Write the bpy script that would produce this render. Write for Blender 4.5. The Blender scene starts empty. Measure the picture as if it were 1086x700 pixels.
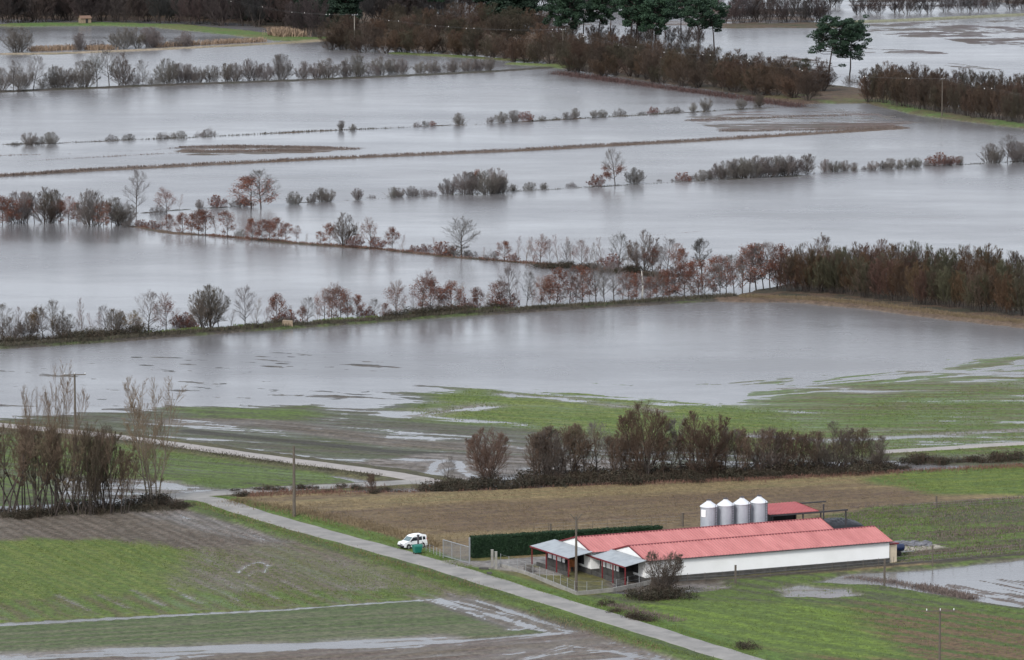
import bpy, math, random
import numpy as np
from mathutils import Vector, Matrix
random.seed(7); rng = np.random.default_rng(11)
R = math.radians
scene = bpy.context.scene
col = scene.collection
# ------------------------------------------------------------------ camera model (hilltop viewpoint, long lens)
IW, IH, FPX, CAMH = 1086.0, 700.0, 5600.0, 100.0
SKYMIX=.55; SKYGREY=(6.95,7.6,8.9); EXPO=0.78; HAZE=0
PITCH = math.atan(680.0 / FPX)
cp, sp = math.cos(PITCH), math.sin(PITCH)
def g(x, y, z=0.0):
    dx, dy, dz = x - IW/2, FPX*cp + (IH/2-y)*sp, -FPX*sp + (IH/2-y)*cp
    t = (CAMH - z) / -dz
    return Vector((dx*t, dy*t, z))
def mpp(x, y):                       # metres per photo pixel for something upright standing at that ground point
    p = g(x, y); d = p.y*cp + CAMH*sp
    return d / FPX / cp
# ------------------------------------------------------------------ object helpers
def link(o): col.objects.link(o); return o
def tag(o, label=None, cat=None, group=None, kind=None):
    if label: o['label'] = label
    if cat: o['category'] = cat
    if group: o['group'] = group
    if kind: o['kind'] = kind
    return o
def empty(name, loc=(0,0,0), rz=0.0):
    o = bpy.data.objects.new(name, None); o.location = loc; o.rotation_euler = (0,0,rz); o.empty_display_size = .5
    return link(o)
def mesh_obj(name, me, parent=None):
    o = bpy.data.objects.new(name, me); o.parent = parent
    return link(o)
def np_mesh(name, V, loops, sizes, mats, mi=None, smooth=False):
    me = bpy.data.meshes.new(name)
    V = np.asarray(V, dtype=np.float32); loops = np.asarray(loops, dtype=np.int32).ravel(); sizes = np.asarray(sizes, dtype=np.int32)
    me.vertices.add(len(V)); me.vertices.foreach_set('co', V.ravel())
    me.loops.add(len(loops)); me.loops.foreach_set('vertex_index', loops)
    me.polygons.add(len(sizes))
    st = np.zeros(len(sizes), dtype=np.int32); st[1:] = np.cumsum(sizes)[:-1]
    me.polygons.foreach_set('loop_start', st); me.polygons.foreach_set('loop_total', sizes)
    if mi is not None: me.polygons.foreach_set('material_index', np.asarray(mi, dtype=np.int32))
    if smooth: me.polygons.foreach_set('use_smooth', np.ones(len(sizes), dtype=bool))
    for m in mats: me.materials.append(m)
    me.update(calc_edges=True); me.validate()
    return me
class MB:                            # collects shapes, links them as ONE mesh object
    def __init__(s): s.v=[]; s.f=[]
    def add(s, vs, fs):
        n=len(s.v); s.v += [tuple(v) for v in vs]; s.f += [tuple(i+n for i in f) for f in fs]; return s
    def box(s, c, d, rz=0.0, M=None):
        x,y,z=[k/2 for k in d]; vs=[Vector((a*x,b*y,e*z)) for a in(-1,1) for b in(-1,1) for e in(-1,1)]
        m = Matrix.Rotation(rz,3,'Z')
        vs=[m@v+Vector(c) for v in vs]
        return s.add(vs,[(0,1,3,2),(4,6,7,5),(0,4,5,1),(2,3,7,6),(0,2,6,4),(1,5,7,3)])
    def hexa(s, b, t):               # 4 bottom + 4 top points
        return s.add(list(b)+list(t),[(3,2,1,0),(4,5,6,7),(0,1,5,4),(1,2,6,5),(2,3,7,6),(3,0,4,7)])
    def tube(s, p0, p1, r0, r1=None, n=8, cap=True):
        r1 = r0 if r1 is None else r1
        p0=Vector(p0); p1=Vector(p1); d=(p1-p0).normalized()
        u=d.orthogonal().normalized(); w=d.cross(u)
        vs=[]
        for p,r in((p0,r0),(p1,r1)):
            for k in range(n):
                a=2*math.pi*k/n; vs.append(p+u*r*math.cos(a)+w*r*math.sin(a))
        fs=[(k,(k+1)%n,n+(k+1)%n,n+k) for k in range(n)]
        if cap: fs += [tuple(range(n-1,-1,-1)), tuple(range(n,2*n))]
        return s.add(vs,fs)
    def lathe(s, prof, n=24, c=(0,0,0)):
        vs=[]; m=len(prof)
        for r,z in prof:
            for k in range(n):
                a=2*math.pi*k/n; vs.append((c[0]+r*math.cos(a),c[1]+r*math.sin(a),c[2]+z))
        fs=[(i*n+k,i*n+(k+1)%n,(i+1)*n+(k+1)%n,(i+1)*n+k) for i in range(m-1) for k in range(n)]
        fs += [tuple(range(n-1,-1,-1)), tuple(range((m-1)*n,m*n))]
        return s.add(vs,fs)
    def prism(s, pts, off):          # planar polygon pts extruded by off
        n=len(pts); off=Vector(off); a=[Vector(p) for p in pts]; b=[p+off for p in a]
        return s.add(a+b,[tuple(range(n-1,-1,-1)),tuple(range(n,2*n))]+[(k,(k+1)%n,n+(k+1)%n,n+k) for k in range(n)])
    def build(s, name, mat, parent=None, bevel=0, smooth=False):
        me=bpy.data.meshes.new(name); me.from_pydata(s.v,[],s.f); me.materials.append(mat)
        if smooth:
            for p in me.polygons: p.use_smooth=True
        me.update(); o=mesh_obj(name,me,parent)
        if bevel:
            b=o.modifiers.new('bevel','BEVEL'); b.width=bevel; b.segments=2; b.limit_method='ANGLE'
        return o
def copy_tree(o, parent=None):
    c=o.copy(); col.objects.link(c); c.parent=parent
    for ch in list(kids.get(o.name,[])): 
        d=ch.copy(); col.objects.link(d); d.parent=c
    return c
kids={}
# ------------------------------------------------------------------ materials
def mat(name, rgb, rough=.8, var=.15, scale=3.0, bump=0.0, metal=0.0, spec=.3, stretch=(1,1,1), rgb2=None, objcol=False, rnd=.0, bscale=None):
    m=bpy.data.materials.new(name); m.use_nodes=True; nt=m.node_tree; N=nt.nodes; L=nt.links
    b=N['Principled BSDF']; b.inputs['Roughness'].default_value=rough; b.inputs['Metallic'].default_value=metal
    b.inputs['Specular IOR Level'].default_value=spec
    tc=N.new('ShaderNodeTexCoord'); mp=N.new('ShaderNodeMapping'); mp.inputs['Scale'].default_value=stretch
    L.new(tc.outputs['Object'],mp.inputs['Vector'])
    nz=N.new('ShaderNodeTexNoise'); nz.inputs['Scale'].default_value=scale; nz.inputs['Detail'].default_value=5; nz.inputs['Roughness'].default_value=.65
    L.new(mp.outputs[0],nz.inputs['Vector'])
    mr=N.new('ShaderNodeMapRange'); mr.inputs[1].default_value=.3; mr.inputs[2].default_value=.7
    L.new(nz.outputs['Fac'],mr.inputs[0])
    mx=N.new('ShaderNodeMix'); mx.data_type='RGBA'
    c2 = rgb2 if rgb2 else tuple(c*(1+var) for c in rgb); c1 = rgb if rgb2 else tuple(c*(1-var) for c in rgb)
    mx.inputs[6].default_value=(*c1,1); mx.inputs[7].default_value=(*c2,1)
    L.new(mr.outputs[0],mx.inputs[0]); out=mx.outputs[2]
    if objcol or rnd:
        oi=N.new('ShaderNodeObjectInfo')
        if objcol:
            m2=N.new('ShaderNodeMix'); m2.data_type='RGBA'; m2.blend_type='MULTIPLY'; m2.inputs[0].default_value=1
            L.new(out,m2.inputs[6]); L.new(oi.outputs['Color'],m2.inputs[7]); out=m2.outputs[2]
        if rnd:
            r2=N.new('ShaderNodeMapRange'); r2.inputs[3].default_value=1-rnd; r2.inputs[4].default_value=1+rnd
            L.new(oi.outputs['Random'],r2.inputs[0]); h=N.new('ShaderNodeHueSaturation'); L.new(out,h.inputs['Color']); L.new(r2.outputs[0],h.inputs['Value']); out=h.outputs[0]
    L.new(out,b.inputs['Base Color'])
    if bump:
        bp=N.new('ShaderNodeBump'); bp.inputs['Strength'].default_value=bump; bp.inputs['Distance'].default_value=.05
        if bscale:
            n2=N.new('ShaderNodeTexNoise'); n2.inputs['Scale'].default_value=bscale; n2.inputs['Detail'].default_value=4; L.new(mp.outputs[0],n2.inputs['Vector']); L.new(n2.outputs['Fac'],bp.inputs['Height'])
        else: L.new(nz.outputs['Fac'],bp.inputs['Height'])
        L.new(bp.outputs[0],b.inputs['Normal'])
    return m
M = dict(
 bark=mat('bark',(.055,.045,.04),.9,.4,4,.5,stretch=(3,3,.6),rnd=.2),
 bark_pale=mat('bark_pale',(.16,.135,.105),.9,.35,4,.5,stretch=(3,3,.6),rnd=.15),
 bark_pine=mat('bark_pine',(.05,.038,.035),.9,.4,3,.5,stretch=(3,3,.5)),
 deadwood=mat('deadwood',(.62,.58,.52),.8,.15,4,.2),
 twig=mat('twig',(.9,.9,.9),.9,.2,1.2,objcol=True,rnd=.18),
 russet=mat('russet_leaves',(.095,.038,.028),.8,.5,.9,rgb2=(.16,.066,.042),rnd=.25),
 ochre=mat('ochre_leaves',(.11,.07,.03),.8,.5,.9,rgb2=(.17,.10,.045),rnd=.2),
 needles=mat('pine_needles',(.012,.03,.018),.7,.4,.5,rgb2=(.03,.06,.032),rnd=.15),
 evergreen=mat('evergreen_leaves',(.010,.022,.015),.7,.4,.6,rgb2=(.02,.04,.024),rnd=.2),
 bramble=mat('bramble_leaves',(.02,.024,.014),.8,.4,.6,rgb2=(.055,.040,.027),rnd=.25),
 hedge=mat('clipped_hedge_leaves',(.009,.025,.012),.7,.4,1.2,rgb2=(.02,.05,.02)),
 roof_red=mat('red_roof_sheet',(.37,.135,.13),.6,.1,.5,0,spec=.3,rgb2=(.49,.20,.19),stretch=(2.2,.35,1)),
 trim_red=mat('red_trim',(.15,.022,.026),.5,.15,2),
 roof_old=mat('red_shed_sheet',(.27,.055,.055),.5,.1,.8,rgb2=(.35,.08,.08)),
 wall_white=mat('white_render',(.80,.81,.81),.7,.04,.35,0,rgb2=(.72,.73,.72)),
 white_paint=mat('white_paint',(.8,.8,.8),.5,.04,2),
 plinth=mat('dark_plinth',(.06,.058,.055),.85,.35,1.5,.2),
 dark=mat('dark_interior',(.02,.02,.022),.8,.3,2),
 fibre=mat('grey_fibre_cement',(.33,.36,.38),.7,.12,1.0,.05,rgb2=(.24,.26,.28)),
 galv=mat('galvanised_steel',(.30,.33,.37),.5,.08,.8,0,metal=.25,rgb2=(.40,.43,.47)),
 galv_top=mat('galvanised_roof',(.62,.64,.66),.5,.06,3,metal=.1), gate_rail=mat('gate_rail',(.27,.28,.29),.5,.1,3,metal=.3),
 steel=mat('dark_steel',(.05,.045,.05),.6,.2,3),
 fence=mat('fence_metal',(.30,.31,.32),.5,.15,3,metal=.5),
 concrete=mat('concrete',(.24,.23,.21),.85,.25,1.2,.2),
 pole_wood=mat('pole_wood',(.10,.085,.07),.85,.35,5,.3,stretch=(4,4,.4)),
 pole_conc=mat('pole_concrete',(.26,.24,.21),.85,.15,3),
 ceramic=mat('insulator',(.75,.76,.78),.3,.05,5),
 diverter=mat('bird_marker',(.85,.83,.8),.5,.03,5),
 wire=mat('wire',(.12,.12,.12),.5,.1,5,metal=.5),
 tarp=mat('black_tarpaulin',(.018,.019,.022),.5,.3,1.5,.4),
 debris=mat('rubble',(.05,.05,.055),.8,.6,1.2,.3,rgb2=(.22,.22,.24)),
 orange=mat('rusty_orange',(.25,.09,.035),.7,.3,4),
 bluepl=mat('blue_plastic',(.01,.03,.12),.4,.2,3),
 bluetank=mat('dark_blue_paint',(.008,.016,.06),.35,.2,3,spec=.5),
 green_bin=mat('green_plastic',(.008,.13,.095),.4,.12,3,spec=.5),
 rubber=mat('rubber',(.012,.012,.012),.8,.2,6),
 glass=mat('vehicle_glass',(.012,.016,.02),.08,.05,2,spec=.6),
 windscreen=mat('windscreen_glass',(.10,.15,.16),.08,.05,2,spec=.6),
 car_white=mat('white_car_paint',(.78,.79,.80),.3,.02,2,spec=.5),
 bumper=mat('dark_bumper',(.03,.03,.032),.6,.1,4),
 lamp=mat('headlamp',(.5,.53,.55),.12,.05,4,spec=.6),
 hub=mat('wheel_trim',(.45,.46,.48),.35,.08,5,metal=.6),
 taill=mat('tail_lamp',(.35,.01,.01),.2,.05,5),
 brick=mat('pale_stone',(.22,.17,.12),.85,.25,3,.3),
 beige=mat('beige_wall',(.48,.41,.31),.8,.1,2), tile=mat('dull_tile',(.16,.10,.07),.8,.25,3,.3),
)
def blade_mat(name, a, b, s=.35):
    return mat(name,a,.85,.3,s,rgb2=b)
B = dict(
 brown=blade_mat('brown_reed',(.11,.085,.075),(.17,.135,.12)),
 straw=blade_mat('straw_reed',(.22,.155,.11),(.31,.23,.165)),
 rust=blade_mat('rust_weed',(.11,.06,.047),(.17,.095,.07)),
 dark=blade_mat('dark_weed',(.04,.04,.028),(.09,.075,.055)),
 tan=blade_mat('tan_grass',(.12,.09,.055),(.19,.145,.085)),
 green=blade_mat('verge_grass',(.082,.118,.03),(.125,.155,.045)),
 purple=blade_mat('purple_brush',(.06,.038,.036),(.095,.055,.05)),
)
# ------------------------------------------------------------------ noise (numpy)
def hsh(i,j,s):
    n=(i.astype(np.int64)*374761393 + j.astype(np.int64)*668265263 + s*1274126177) & 0x7fffffff
    n=((n^(n>>13))*1274126177)&0x7fffffff
    return ((n^(n>>16))&0xffff)/65535.0
def vn(u,v,s):
    i=np.floor(u); j=np.floor(v); a=u-i; b=v-j; a=a*a*(3-2*a); b=b*b*(3-2*b)
    return (hsh(i,j,s)*(1-a)+hsh(i+1,j,s)*a)*(1-b)+(hsh(i,j+1,s)*(1-a)+hsh(i+1,j+1,s)*a)*b
def fbm(u,v,s,o=4):
    t=0;w=0;k=1.0
    for q in range(o): t=t+vn(u*2**q,v*2**q,s+q*17)*k; w+=k; k*=.55
    return t/w*2-1            # about -1..1
def sstep(x): x=np.clip(x,0,1); return x*x*(3-2*x)
# ------------------------------------------------------------------ ground sheet
def grid(x0,x1,dx,ys):
    xs=np.arange(x0,x1+dx*.5,dx); X,Y=np.meshgrid(xs,ys); nx=len(xs); ny=len(ys)
    i=np.arange((nx-1)*(ny-1)); r=i//(nx-1); c=i%(nx-1); a=r*nx+c
    F=np.stack([a,a+1,a+nx+1,a+nx],1)
    return X.ravel(),Y.ravel(),F
ya=np.arange(500,880,.55); 
yb=[880.0]
while yb[-1]<1850: yb.append(yb[-1]+.75+(yb[-1]-880)*.0010)
X1,Y1,F1=grid(-105,105,.42,np.append(ya,880.0))
X2,Y2,F2=grid(-240,240,.8,np.array(yb))
PX=np.concatenate([X1,X2]); PY=np.concatenate([Y1,Y2]); GF=np.concatenate([F1,F2+len(X1)])
NP=len(PX); n1=len(X1)
GH=np.full(NP,-.5); GC=np.tile(np.array([.10,.085,.07]),(NP,1)); 
def pxy(pts): return [(lambda q:(q.x,q.y))(g(*p)) for p in pts]
def seg_dist(x,y,a,b):
    dx,dy=b[0]-a[0],b[1]-a[1]; L=dx*dx+dy*dy+1e-9
    t=np.clip(((x-a[0])*dx+(y-a[1])*dy)/L,0,1)
    return np.hypot(x-a[0]-t*dx,y-a[1]-t*dy)
def sel(P,m):
    xs=[p[0] for p in P]; ys=[p[1] for p in P]
    return np.nonzero((PX>min(xs)-m)&(PX<max(xs)+m)&(PY>min(ys)-m)&(PY<max(ys)+m))[0]
def inside(x,y,P):
    c=np.zeros(len(x),bool); n=len(P)
    for k in range(n):
        (ax,ay),(bx,by)=P[k],P[(k+1)%n]
        if ay==by: continue
        c^=((ay>y)!=(by>y))&(x<(bx-ax)*(y-ay)/(by-ay)+ax)
    return c
def uv(I,dr):
    if dr is None: return PX[I],PY[I]
    a,b=g(*dr[0]),g(*dr[1]); d=(b-a); d.normalize()
    return PX[I]*d.x+PY[I]*d.y, -PX[I]*d.y+PY[I]*d.x
ROWP=[None,0,.6]
def paint(I,m,h,amp,cA,cB,dr,Lu,Lv,seed,cc=1.6):
    u,v=uv(I,dr); rw=0
    if ROWP[0] and dr is not None:      # drilled rows and tractor furrows
        rp=ROWP[0]; br_=sstep(.5+1.3*fbm(u/14,v/3,seed+31)); rw=np.sin(2*math.pi*(v+.35*fbm(u/25,v/25,seed+33))/rp)*br_
        rw=rw+.8*(np.abs(((v/ (rp*6.3)+.11*fbm(u/40,v/60,seed+34))%1)-.5)<.035)*-1.6
    if h is not None:
        hn=(fbm(u/Lu,v/Lv,seed,4)*1.1+fbm(u/(Lu*2.5),v/(Lv*5),seed+2,3)*.9)*1.15+fbm(u/2.2,v/1.0,seed+61,3)*.55
        GH[I]=GH[I]*(1-m)+(h+amp*hn+ROWP[1]*rw)*m
    if cA is not None:
        q=sstep(.5+cc*.9*(.75*fbm(u/(Lu*.7),v/(Lv*.9),seed+5)+.7*fbm(u/(Lu*4),v/(Lv*3),seed+9)+ROWP[2]*rw+.45*fbm(u/1.6,v/.9,seed+71,2)))[:,None]
        C=np.array(cA)*(1-q)+np.array(cB)*q
        GC[I]=GC[I]*(1-m[:,None])+C*m[:,None]
SEED=[100]
def poly(pts,h,amp,cA,cB,dr=None,Lu=8,Lv=1.5,edge=1.5,ragged=1.5,cc=1.6):
    SEED[0]+=37; s=SEED[0]
    P=pxy(pts); I=sel(P,edge+ragged*2+2); x,y=PX[I],PY[I]
    d=np.full(len(I),1e9)
    for k in range(len(P)): d=np.minimum(d,seg_dist(x,y,P[k],P[(k+1)%len(P)]))
    sd=np.where(inside(x,y,P),d,-d)
    u,v=uv(I,dr)
    sd=sd+ragged*fbm(u/(Lu*.8),v/(Lv*1.5),s+3)
    paint(I,sstep(sd/edge+.5),h,amp,cA,cB,dr,Lu,Lv,s,cc)
def strip(pts,w,h,amp,cA,cB,Lu=5,Lv=1,edge=.8,ragged=.4):
    SEED[0]+=37; s=SEED[0]
    P=pxy(pts); I=sel(P,w+3); x,y=PX[I],PY[I]; d=np.full(len(I),1e9)
    for k in range(len(P)-1): d=np.minimum(d,seg_dist(x,y,P[k],P[k+1]))
    sd=w/2-d+ragged*fbm(x/4,y/2,s)
    paint(I,sstep(sd/edge+.5),h,amp,cA,cB,(pts[0],pts[-1]),Lu,Lv,s)
GR=(.072,.108,.020); GR2=(.108,.132,.03); DG=(.058,.064,.030); MUD=(.070,.056,.040); MUD2=(.11,.09,.068); OLV=(.085,.08,.034)
TAN=(.17,.125,.06); TAN2=(.125,.088,.048); BRN=(.085,.055,.036); DK=(.035,.033,.02); SLT=(.16,.14,.125)
# --- wide mud flats under the flood, just showing
poly([(-40,395),(180,368),(330,372),(520,400),(560,430),(430,445),(190,440),(-40,445)],-.085,.15,(.04,.036,.03),MUD,((0,400),(360,420)),6,1.3,10,4)
poly([(-40,425),(170,430),(330,420),(430,440),(300,455),(-40,448)],-.055,.14,(.05,.042,.035),MUD,((0,420),(360,435)),5,1.2,6,3)
poly([(560,385),(800,350),(1100,360),(1100,395),(800,440),(560,420)],-.17,.13,DG,GR,((560,400),(900,420)),12,1.6,10,4)
# --- fields beyond the hedge
ROWP[:]=[2.6,.018,.7]
f7=((0,455),(400,478))
poly([(-60,446),(120,437),(200,432),(330,430),(420,436),(480,447),(560,452),(700,455),(1120,450),(1120,505),(930,492),(480,518),(360,498),(200,470),(-60,452)],.055,.10,DG,(.062,.054,.036),f7,10,.9,9,4)
poly([(185,433),(330,431),(340,441),(300,450),(190,447)],.13,.10,GR,DG,f7,8,1.2,7,3)
poly([(430,438),(455,418),(500,411),(560,414),(700,425),(860,436),(1120,425),(1120,470),(900,484),(700,470),(560,454),(470,446)],.13,.11,GR,GR2,f7,9,1.1,13,6)
poly([(740,411),(820,398),(960,392),(1000,378),(1120,372),(1120,440),(900,436),(800,420)],.035,.12,GR,OLV,((740,415),(1086,385)),12,1.4,16,8)
poly([(800,425),(900,412),(1120,395),(1120,492),(960,482),(850,470)],.085,.11,GR,OLV,((800,440),(1086,440)),10,1.2,12,6)
strip([(530,418),(600,424),(700,437)],2.4,-.03,.1,SLT,MUD2,6,1,5,2.5)
strip([(425,440),(470,437),(505,432)],5.5,-.05,.1,SLT,MUD2,6,1,5,2.5)
strip([(970,393),(1040,396),(1120,395)],4.5,-.04,.1,SLT,MUD2,8,1,5,2.5)
strip([(800,414),(870,410),(930,417)],3,-.03,.1,SLT,MUD2,8,1,5,2.5)
strip([(800,462),(880,468),(980,462),(1120,455)],3,0.0,.1,SLT,MUD2,6,1,2,1)
strip([(190,447),(290,450),(420,470),(560,478)],7,.07,.10,MUD,MUD2,9,.7,2,1)
strip([(200,458),(420,480),(640,490)],3,.12,.04,(.04,.035,.028),DK,7,.8,1,.6)
poly([(340,494),(480,480),(660,488),(660,505),(480,515)],.075,.09,MUD,SLT,f7,4,1,2,2)
ROWP[:]=[2.2,.012,.5]
# triangle between the two lanes
poly([(-60,455),(120,468),(300,492),(385,512),(180,522),(60,535),(-60,540)],.14,.07,GR,DG,((150,495),(330,510)),8,1,2,1)
poly([(60,505),(180,510),(230,519),(160,530),(60,530)],.03,.08,MUD,SLT,((60,515),(230,520)),4,.9,2,1)
ROWP[:]=[3.0,.0,.5]
# --- field in front of the hedge (tan stubble) and the grass to its right
f4=((260,545),(800,515))
poly([(215,527),(300,524),(480,523),(950,502),(1120,492),(1120,610),(940,620),(700,655),(560,640),(500,615),(300,553)],.30,.05,TAN,TAN2,f4,10,1.4,1.0,.5)
poly([(300,545),(500,536),(800,522),(980,520),(1000,535),(860,545),(640,556),(480,565),(330,556)],.32,.05,(.10,.066,.04),TAN2,f4,12,1.5,5,4,2.0)
poly([(270,536),(480,524),(660,519),(920,506),(920,514),(600,530),(400,536)],.32,.03,TAN,(.15,.125,.055),f4,12,1.2,2,1.5)
poly([(915,512),(960,500),(1120,492),(1120,528),(980,526)],.30,.05,GR,(.10,.13,.02),((900,515),(1086,510)),9,1.4,3,2)
poly([(880,548),(960,537),(1120,530),(1120,600),(940,600),(880,575)],.28,.06,GR,(.06,.055,.03),((900,560),(1086,550)),9,2.2,2,2,1.8)
poly([(980,545),(1120,535),(1120,552),(1000,560)],.30,.04,(.07,.055,.035),DG,((900,560),(1086,550)),7,1.2,3,2)
poly([(475,600),(520,590),(560,596),(700,618),(930,598),(960,600),(700,626),(612,640),(560,630)],.28,.05,OLV,(.11,.10,.03),((560,600),(700,620)),5,1.2,1.2,.8)
ROWP[:]=[3.4,.012,1.1]
# --- lower right meadow
f6=((700,640),(1000,690))
poly([(560,640),(612,635),(700,622),(1120,592),(1120,760),(820,760),(700,675)],.26,.05,GR,DG,f6,16,.75,1.2,.6)
poly([(720,660),(900,640),(1120,660),(1120,760),(830,760)],.26,.04,(.055,.085,.018),(.11,.07,.038),f6,18,.6,5,3,2.5)
poly([(650,650),(720,640),(900,645),(960,700),(830,700),(700,665)],.27,.04,GR,(.10,.15,.02),f6,14,.8,5,3,1.5)
poly([(818,627),(850,621),(900,625),(915,632),(880,636),(830,634)],-.10,.09,SLT,MUD2,None,4,1.5,2.0,1.2)
poly([(640,612),(760,618),(775,625),(700,634),(650,630)],-.01,.10,MUD,SLT,None,4,1.5,2.0,1.2)
poly([(862,619),(900,609),(980,605),(1120,590),(1120,648),(1050,640),(1000,632),(930,622)],-.22,.10,SLT,MUD2,((900,620),(1086,640)),8,1.2,1.2,.6)
poly([(970,622),(1040,613),(1120,612),(1120,650),(1040,640)],-.02,.12,(.09,.065,.05),MUD,((970,618),(1086,640)),12,.6,2,1)
strip([(690,622),(830,612),(940,602),(1120,588)],1.5,.34,.03,(.04,.032,.024),(.06,.045,.035))
ROWP[:]=[1.5,.024,1.0]
# --- lower left field
f1=((40,585),(165,645))
poly([(-60,548),(120,541),(205,536),(300,566),(440,604),(620,652),(540,650),(470,634),(300,646),(-60,664)],.20,.05,GR2,GR,f1,14,.55,1.0,.5)
poly([(-60,545),(205,534),(260,552),(360,590),(260,590),(120,574),(-60,572)],.17,.09,MUD,(.12,.10,.08),f1,9,.7,4,3,1.8)
poly([(140,545),(225,541),(300,566),(330,585),(220,565)],.055,.09,(.08,.07,.055),SLT,f1,5,.7,3,2)
poly([(200,585),(330,575),(470,612),(530,632),(440,632),(300,642),(180,620)],.105,.09,(.085,.085,.036),MUD2,f1,10,.5,5,3,1.8)
poly([(395,590),(440,594),(445,600),(405,599)],.0,.05,SLT,MUD2,None,4,1.5,1,.5)
strip([(445,601),(480,613),(505,622)],1.2,-.02,.04,SLT,MUD2)
poly([(380,612),(470,618),(460,628),(390,632)],.07,.10,MUD2,SLT,None,4,1,1.5,1)
strip([(-60,660),(60,652),(200,646),(330,640),(440,632),(520,628)],2.6,.01,.10,SLT,MUD2,6,1,1.6,.8)
ROWP[:]=[2.4,.012,.7]
poly([(320,590),(430,604),(560,640),(470,636),(380,618)],.10,.07,(.10,.10,.045),MUD2,f1,10,.5,5,3,1.8)
poly([(-60,640),(120,632),(300,628),(460,625),(470,634),(300,646),(-60,662)],.13,.08,GR,OLV,f1,6,.6,3,2)
# --- second strip field
f2=((0,672),(480,645))
poly([(-60,668),(300,648),(470,636),(600,658),(620,668),(480,680),(200,692),(-60,700)],.16,.03,(.062,.085,.03),(.095,.10,.055),f2,30,.6,1.0,.5,1.4)
strip([(-60,700),(100,692),(260,686),(400,682),(470,678)],4.4,-.015,.09,SLT,MUD2,8,1,2.2,1.2)
poly([(440,636),(520,630),(600,645),(760,705),(820,760),(480,760),(600,672),(540,668)],.07,.10,MUD,MUD2,((480,640),(640,690)),14,.6,1.5,1,1.8)
poly([(-60,702),(200,694),(480,682),(640,664),(700,690),(760,760),(-60,760)],.07,.11,(.10,.075,.06),MUD2,((260,690),(560,665)),8,1.1,1.5,1)
ROWP[0]=None
# wheel ruts turning at the headland, filled with water
for o_ in range(3):
    strip([(430+o_*22,632-o_*1),(470+o_*22,640),(530+o_*17,654),(548+o_*9,664),(536+o_*6,669)],.45,-.02,.06,SLT,MUD2,5,.5,.5,.15)
for o_ in range(18):
    strip([(540+o_*10,704-o_*2.2),(600+o_*7,684+o_*1.0),(640+o_*6,690+o_*1.2)],.30,-.02,.08,SLT,MUD2,4,.5,.4,.2)
for o_ in range(7):
    strip([(95+o_*40,648-o_*2.5),(60+o_*40,632-o_*2.5)],.35,.0,.06,SLT,MUD2,4,.5,.4,.2)
for q in ([(252,608),(262,600),(275,596),(285,600),(280,608)],[(262,612),(272,606),(284,606)]):
    strip(q,.6,-.02,.05,SLT,MUD2,5,.5,.5,.15)
for q in ([(455,505),(461,492),(472,488),(486,490),(490,500),(505,507),(540,508)],[(466,506),(470,498),(480,497)]):
    strip(q,1.3,-.03,.05,SLT,MUD2,5,.5,.6,.2)
# --- verges of the lane
strip([(205,536),(232,545),(300,566),(380,588),(460,612),(560,643),(690,684),(780,712)],4.2,.32,.04,GR,(.05,.07,.02),4,1,.8,.5)
strip([(232,530),(300,546),(400,573),(480,600),(560,625),(700,665),(820,702)],4.0,.33,.04,GR,(.07,.12,.02),4,1,.8,.4)
# --- banks and dykes in the flood
bank=(.045,.045,.02); bank2=(.04,.032,.025)
strip([(-40,370),(0,368),(100,362),(200,354),(300,347),(400,340),(480,334),(560,329),(700,321),(790,316)],5.5,.35,.12,(.05,.075,.018),bank2,8,1.5,1.5,1)
strip([(780,318),(850,319),(920,325),(1000,335),(1086,345),(1130,350)],7,.4,.1,(.11,.075,.05),BRN,8,1.5,2,1)
poly([(780,314),(850,300),(1130,300),(1130,348),(1000,332),(880,318)],.4,.1,BRN,DK,None,6,2,2,1)
strip([(140,240),(180,247),(250,252),(320,259),(400,264),(480,273),(560,279),(660,287),(730,293)],2.6,.18,.14,BRN,DK,8,1.5,1.2,.8)
strip([(150,226),(200,222),(270,218),(330,214),(460,208),(600,200),(740,192),(860,186),(1000,176),(1100,170)],2.0,-.02,.18,bank2,DK,5,1.5,1.2,.8)
strip([(-40,99),(60,95),(160,91),(300,86),(420,81),(520,76),(580,72)],5,.25,.12,bank2,DK,8,2,2,1)
strip([(-40,188.5),(110,180.5),(330,169.5),(560,159.5),(740,149.5),(880,141),(960,136)],3.2,.22,.06,BRN,(.10,.075,.06),8,1.5,1.2,.5)
strip([(-40,154),(60,152),(200,146),(340,139),(450,134),(545,130),(700,121),(830,114)],2.2,.03,.13,BRN,bank2,6,1.5,1.2,.8)
poly([(720,124),(800,118),(860,113),(940,120),(980,130),(950,136),(870,139),(760,140)],.02,.14,(.09,.06,.05),MUD,((700,128),(900,128)),14,3,5,4)
poly([(185,155),(250,152),(330,154),(400,157),(330,163),(200,166),(170,162)],-.02,.14,BRN,MUD,((185,158),(380,160)),14,3,5,4)
poly([(-40,165),(110,162),(190,157),(190,163),(60,170),(-40,172)],-.12,.14,BRN,MUD,((0,168),(190,160)),14,3,4,3)
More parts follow.
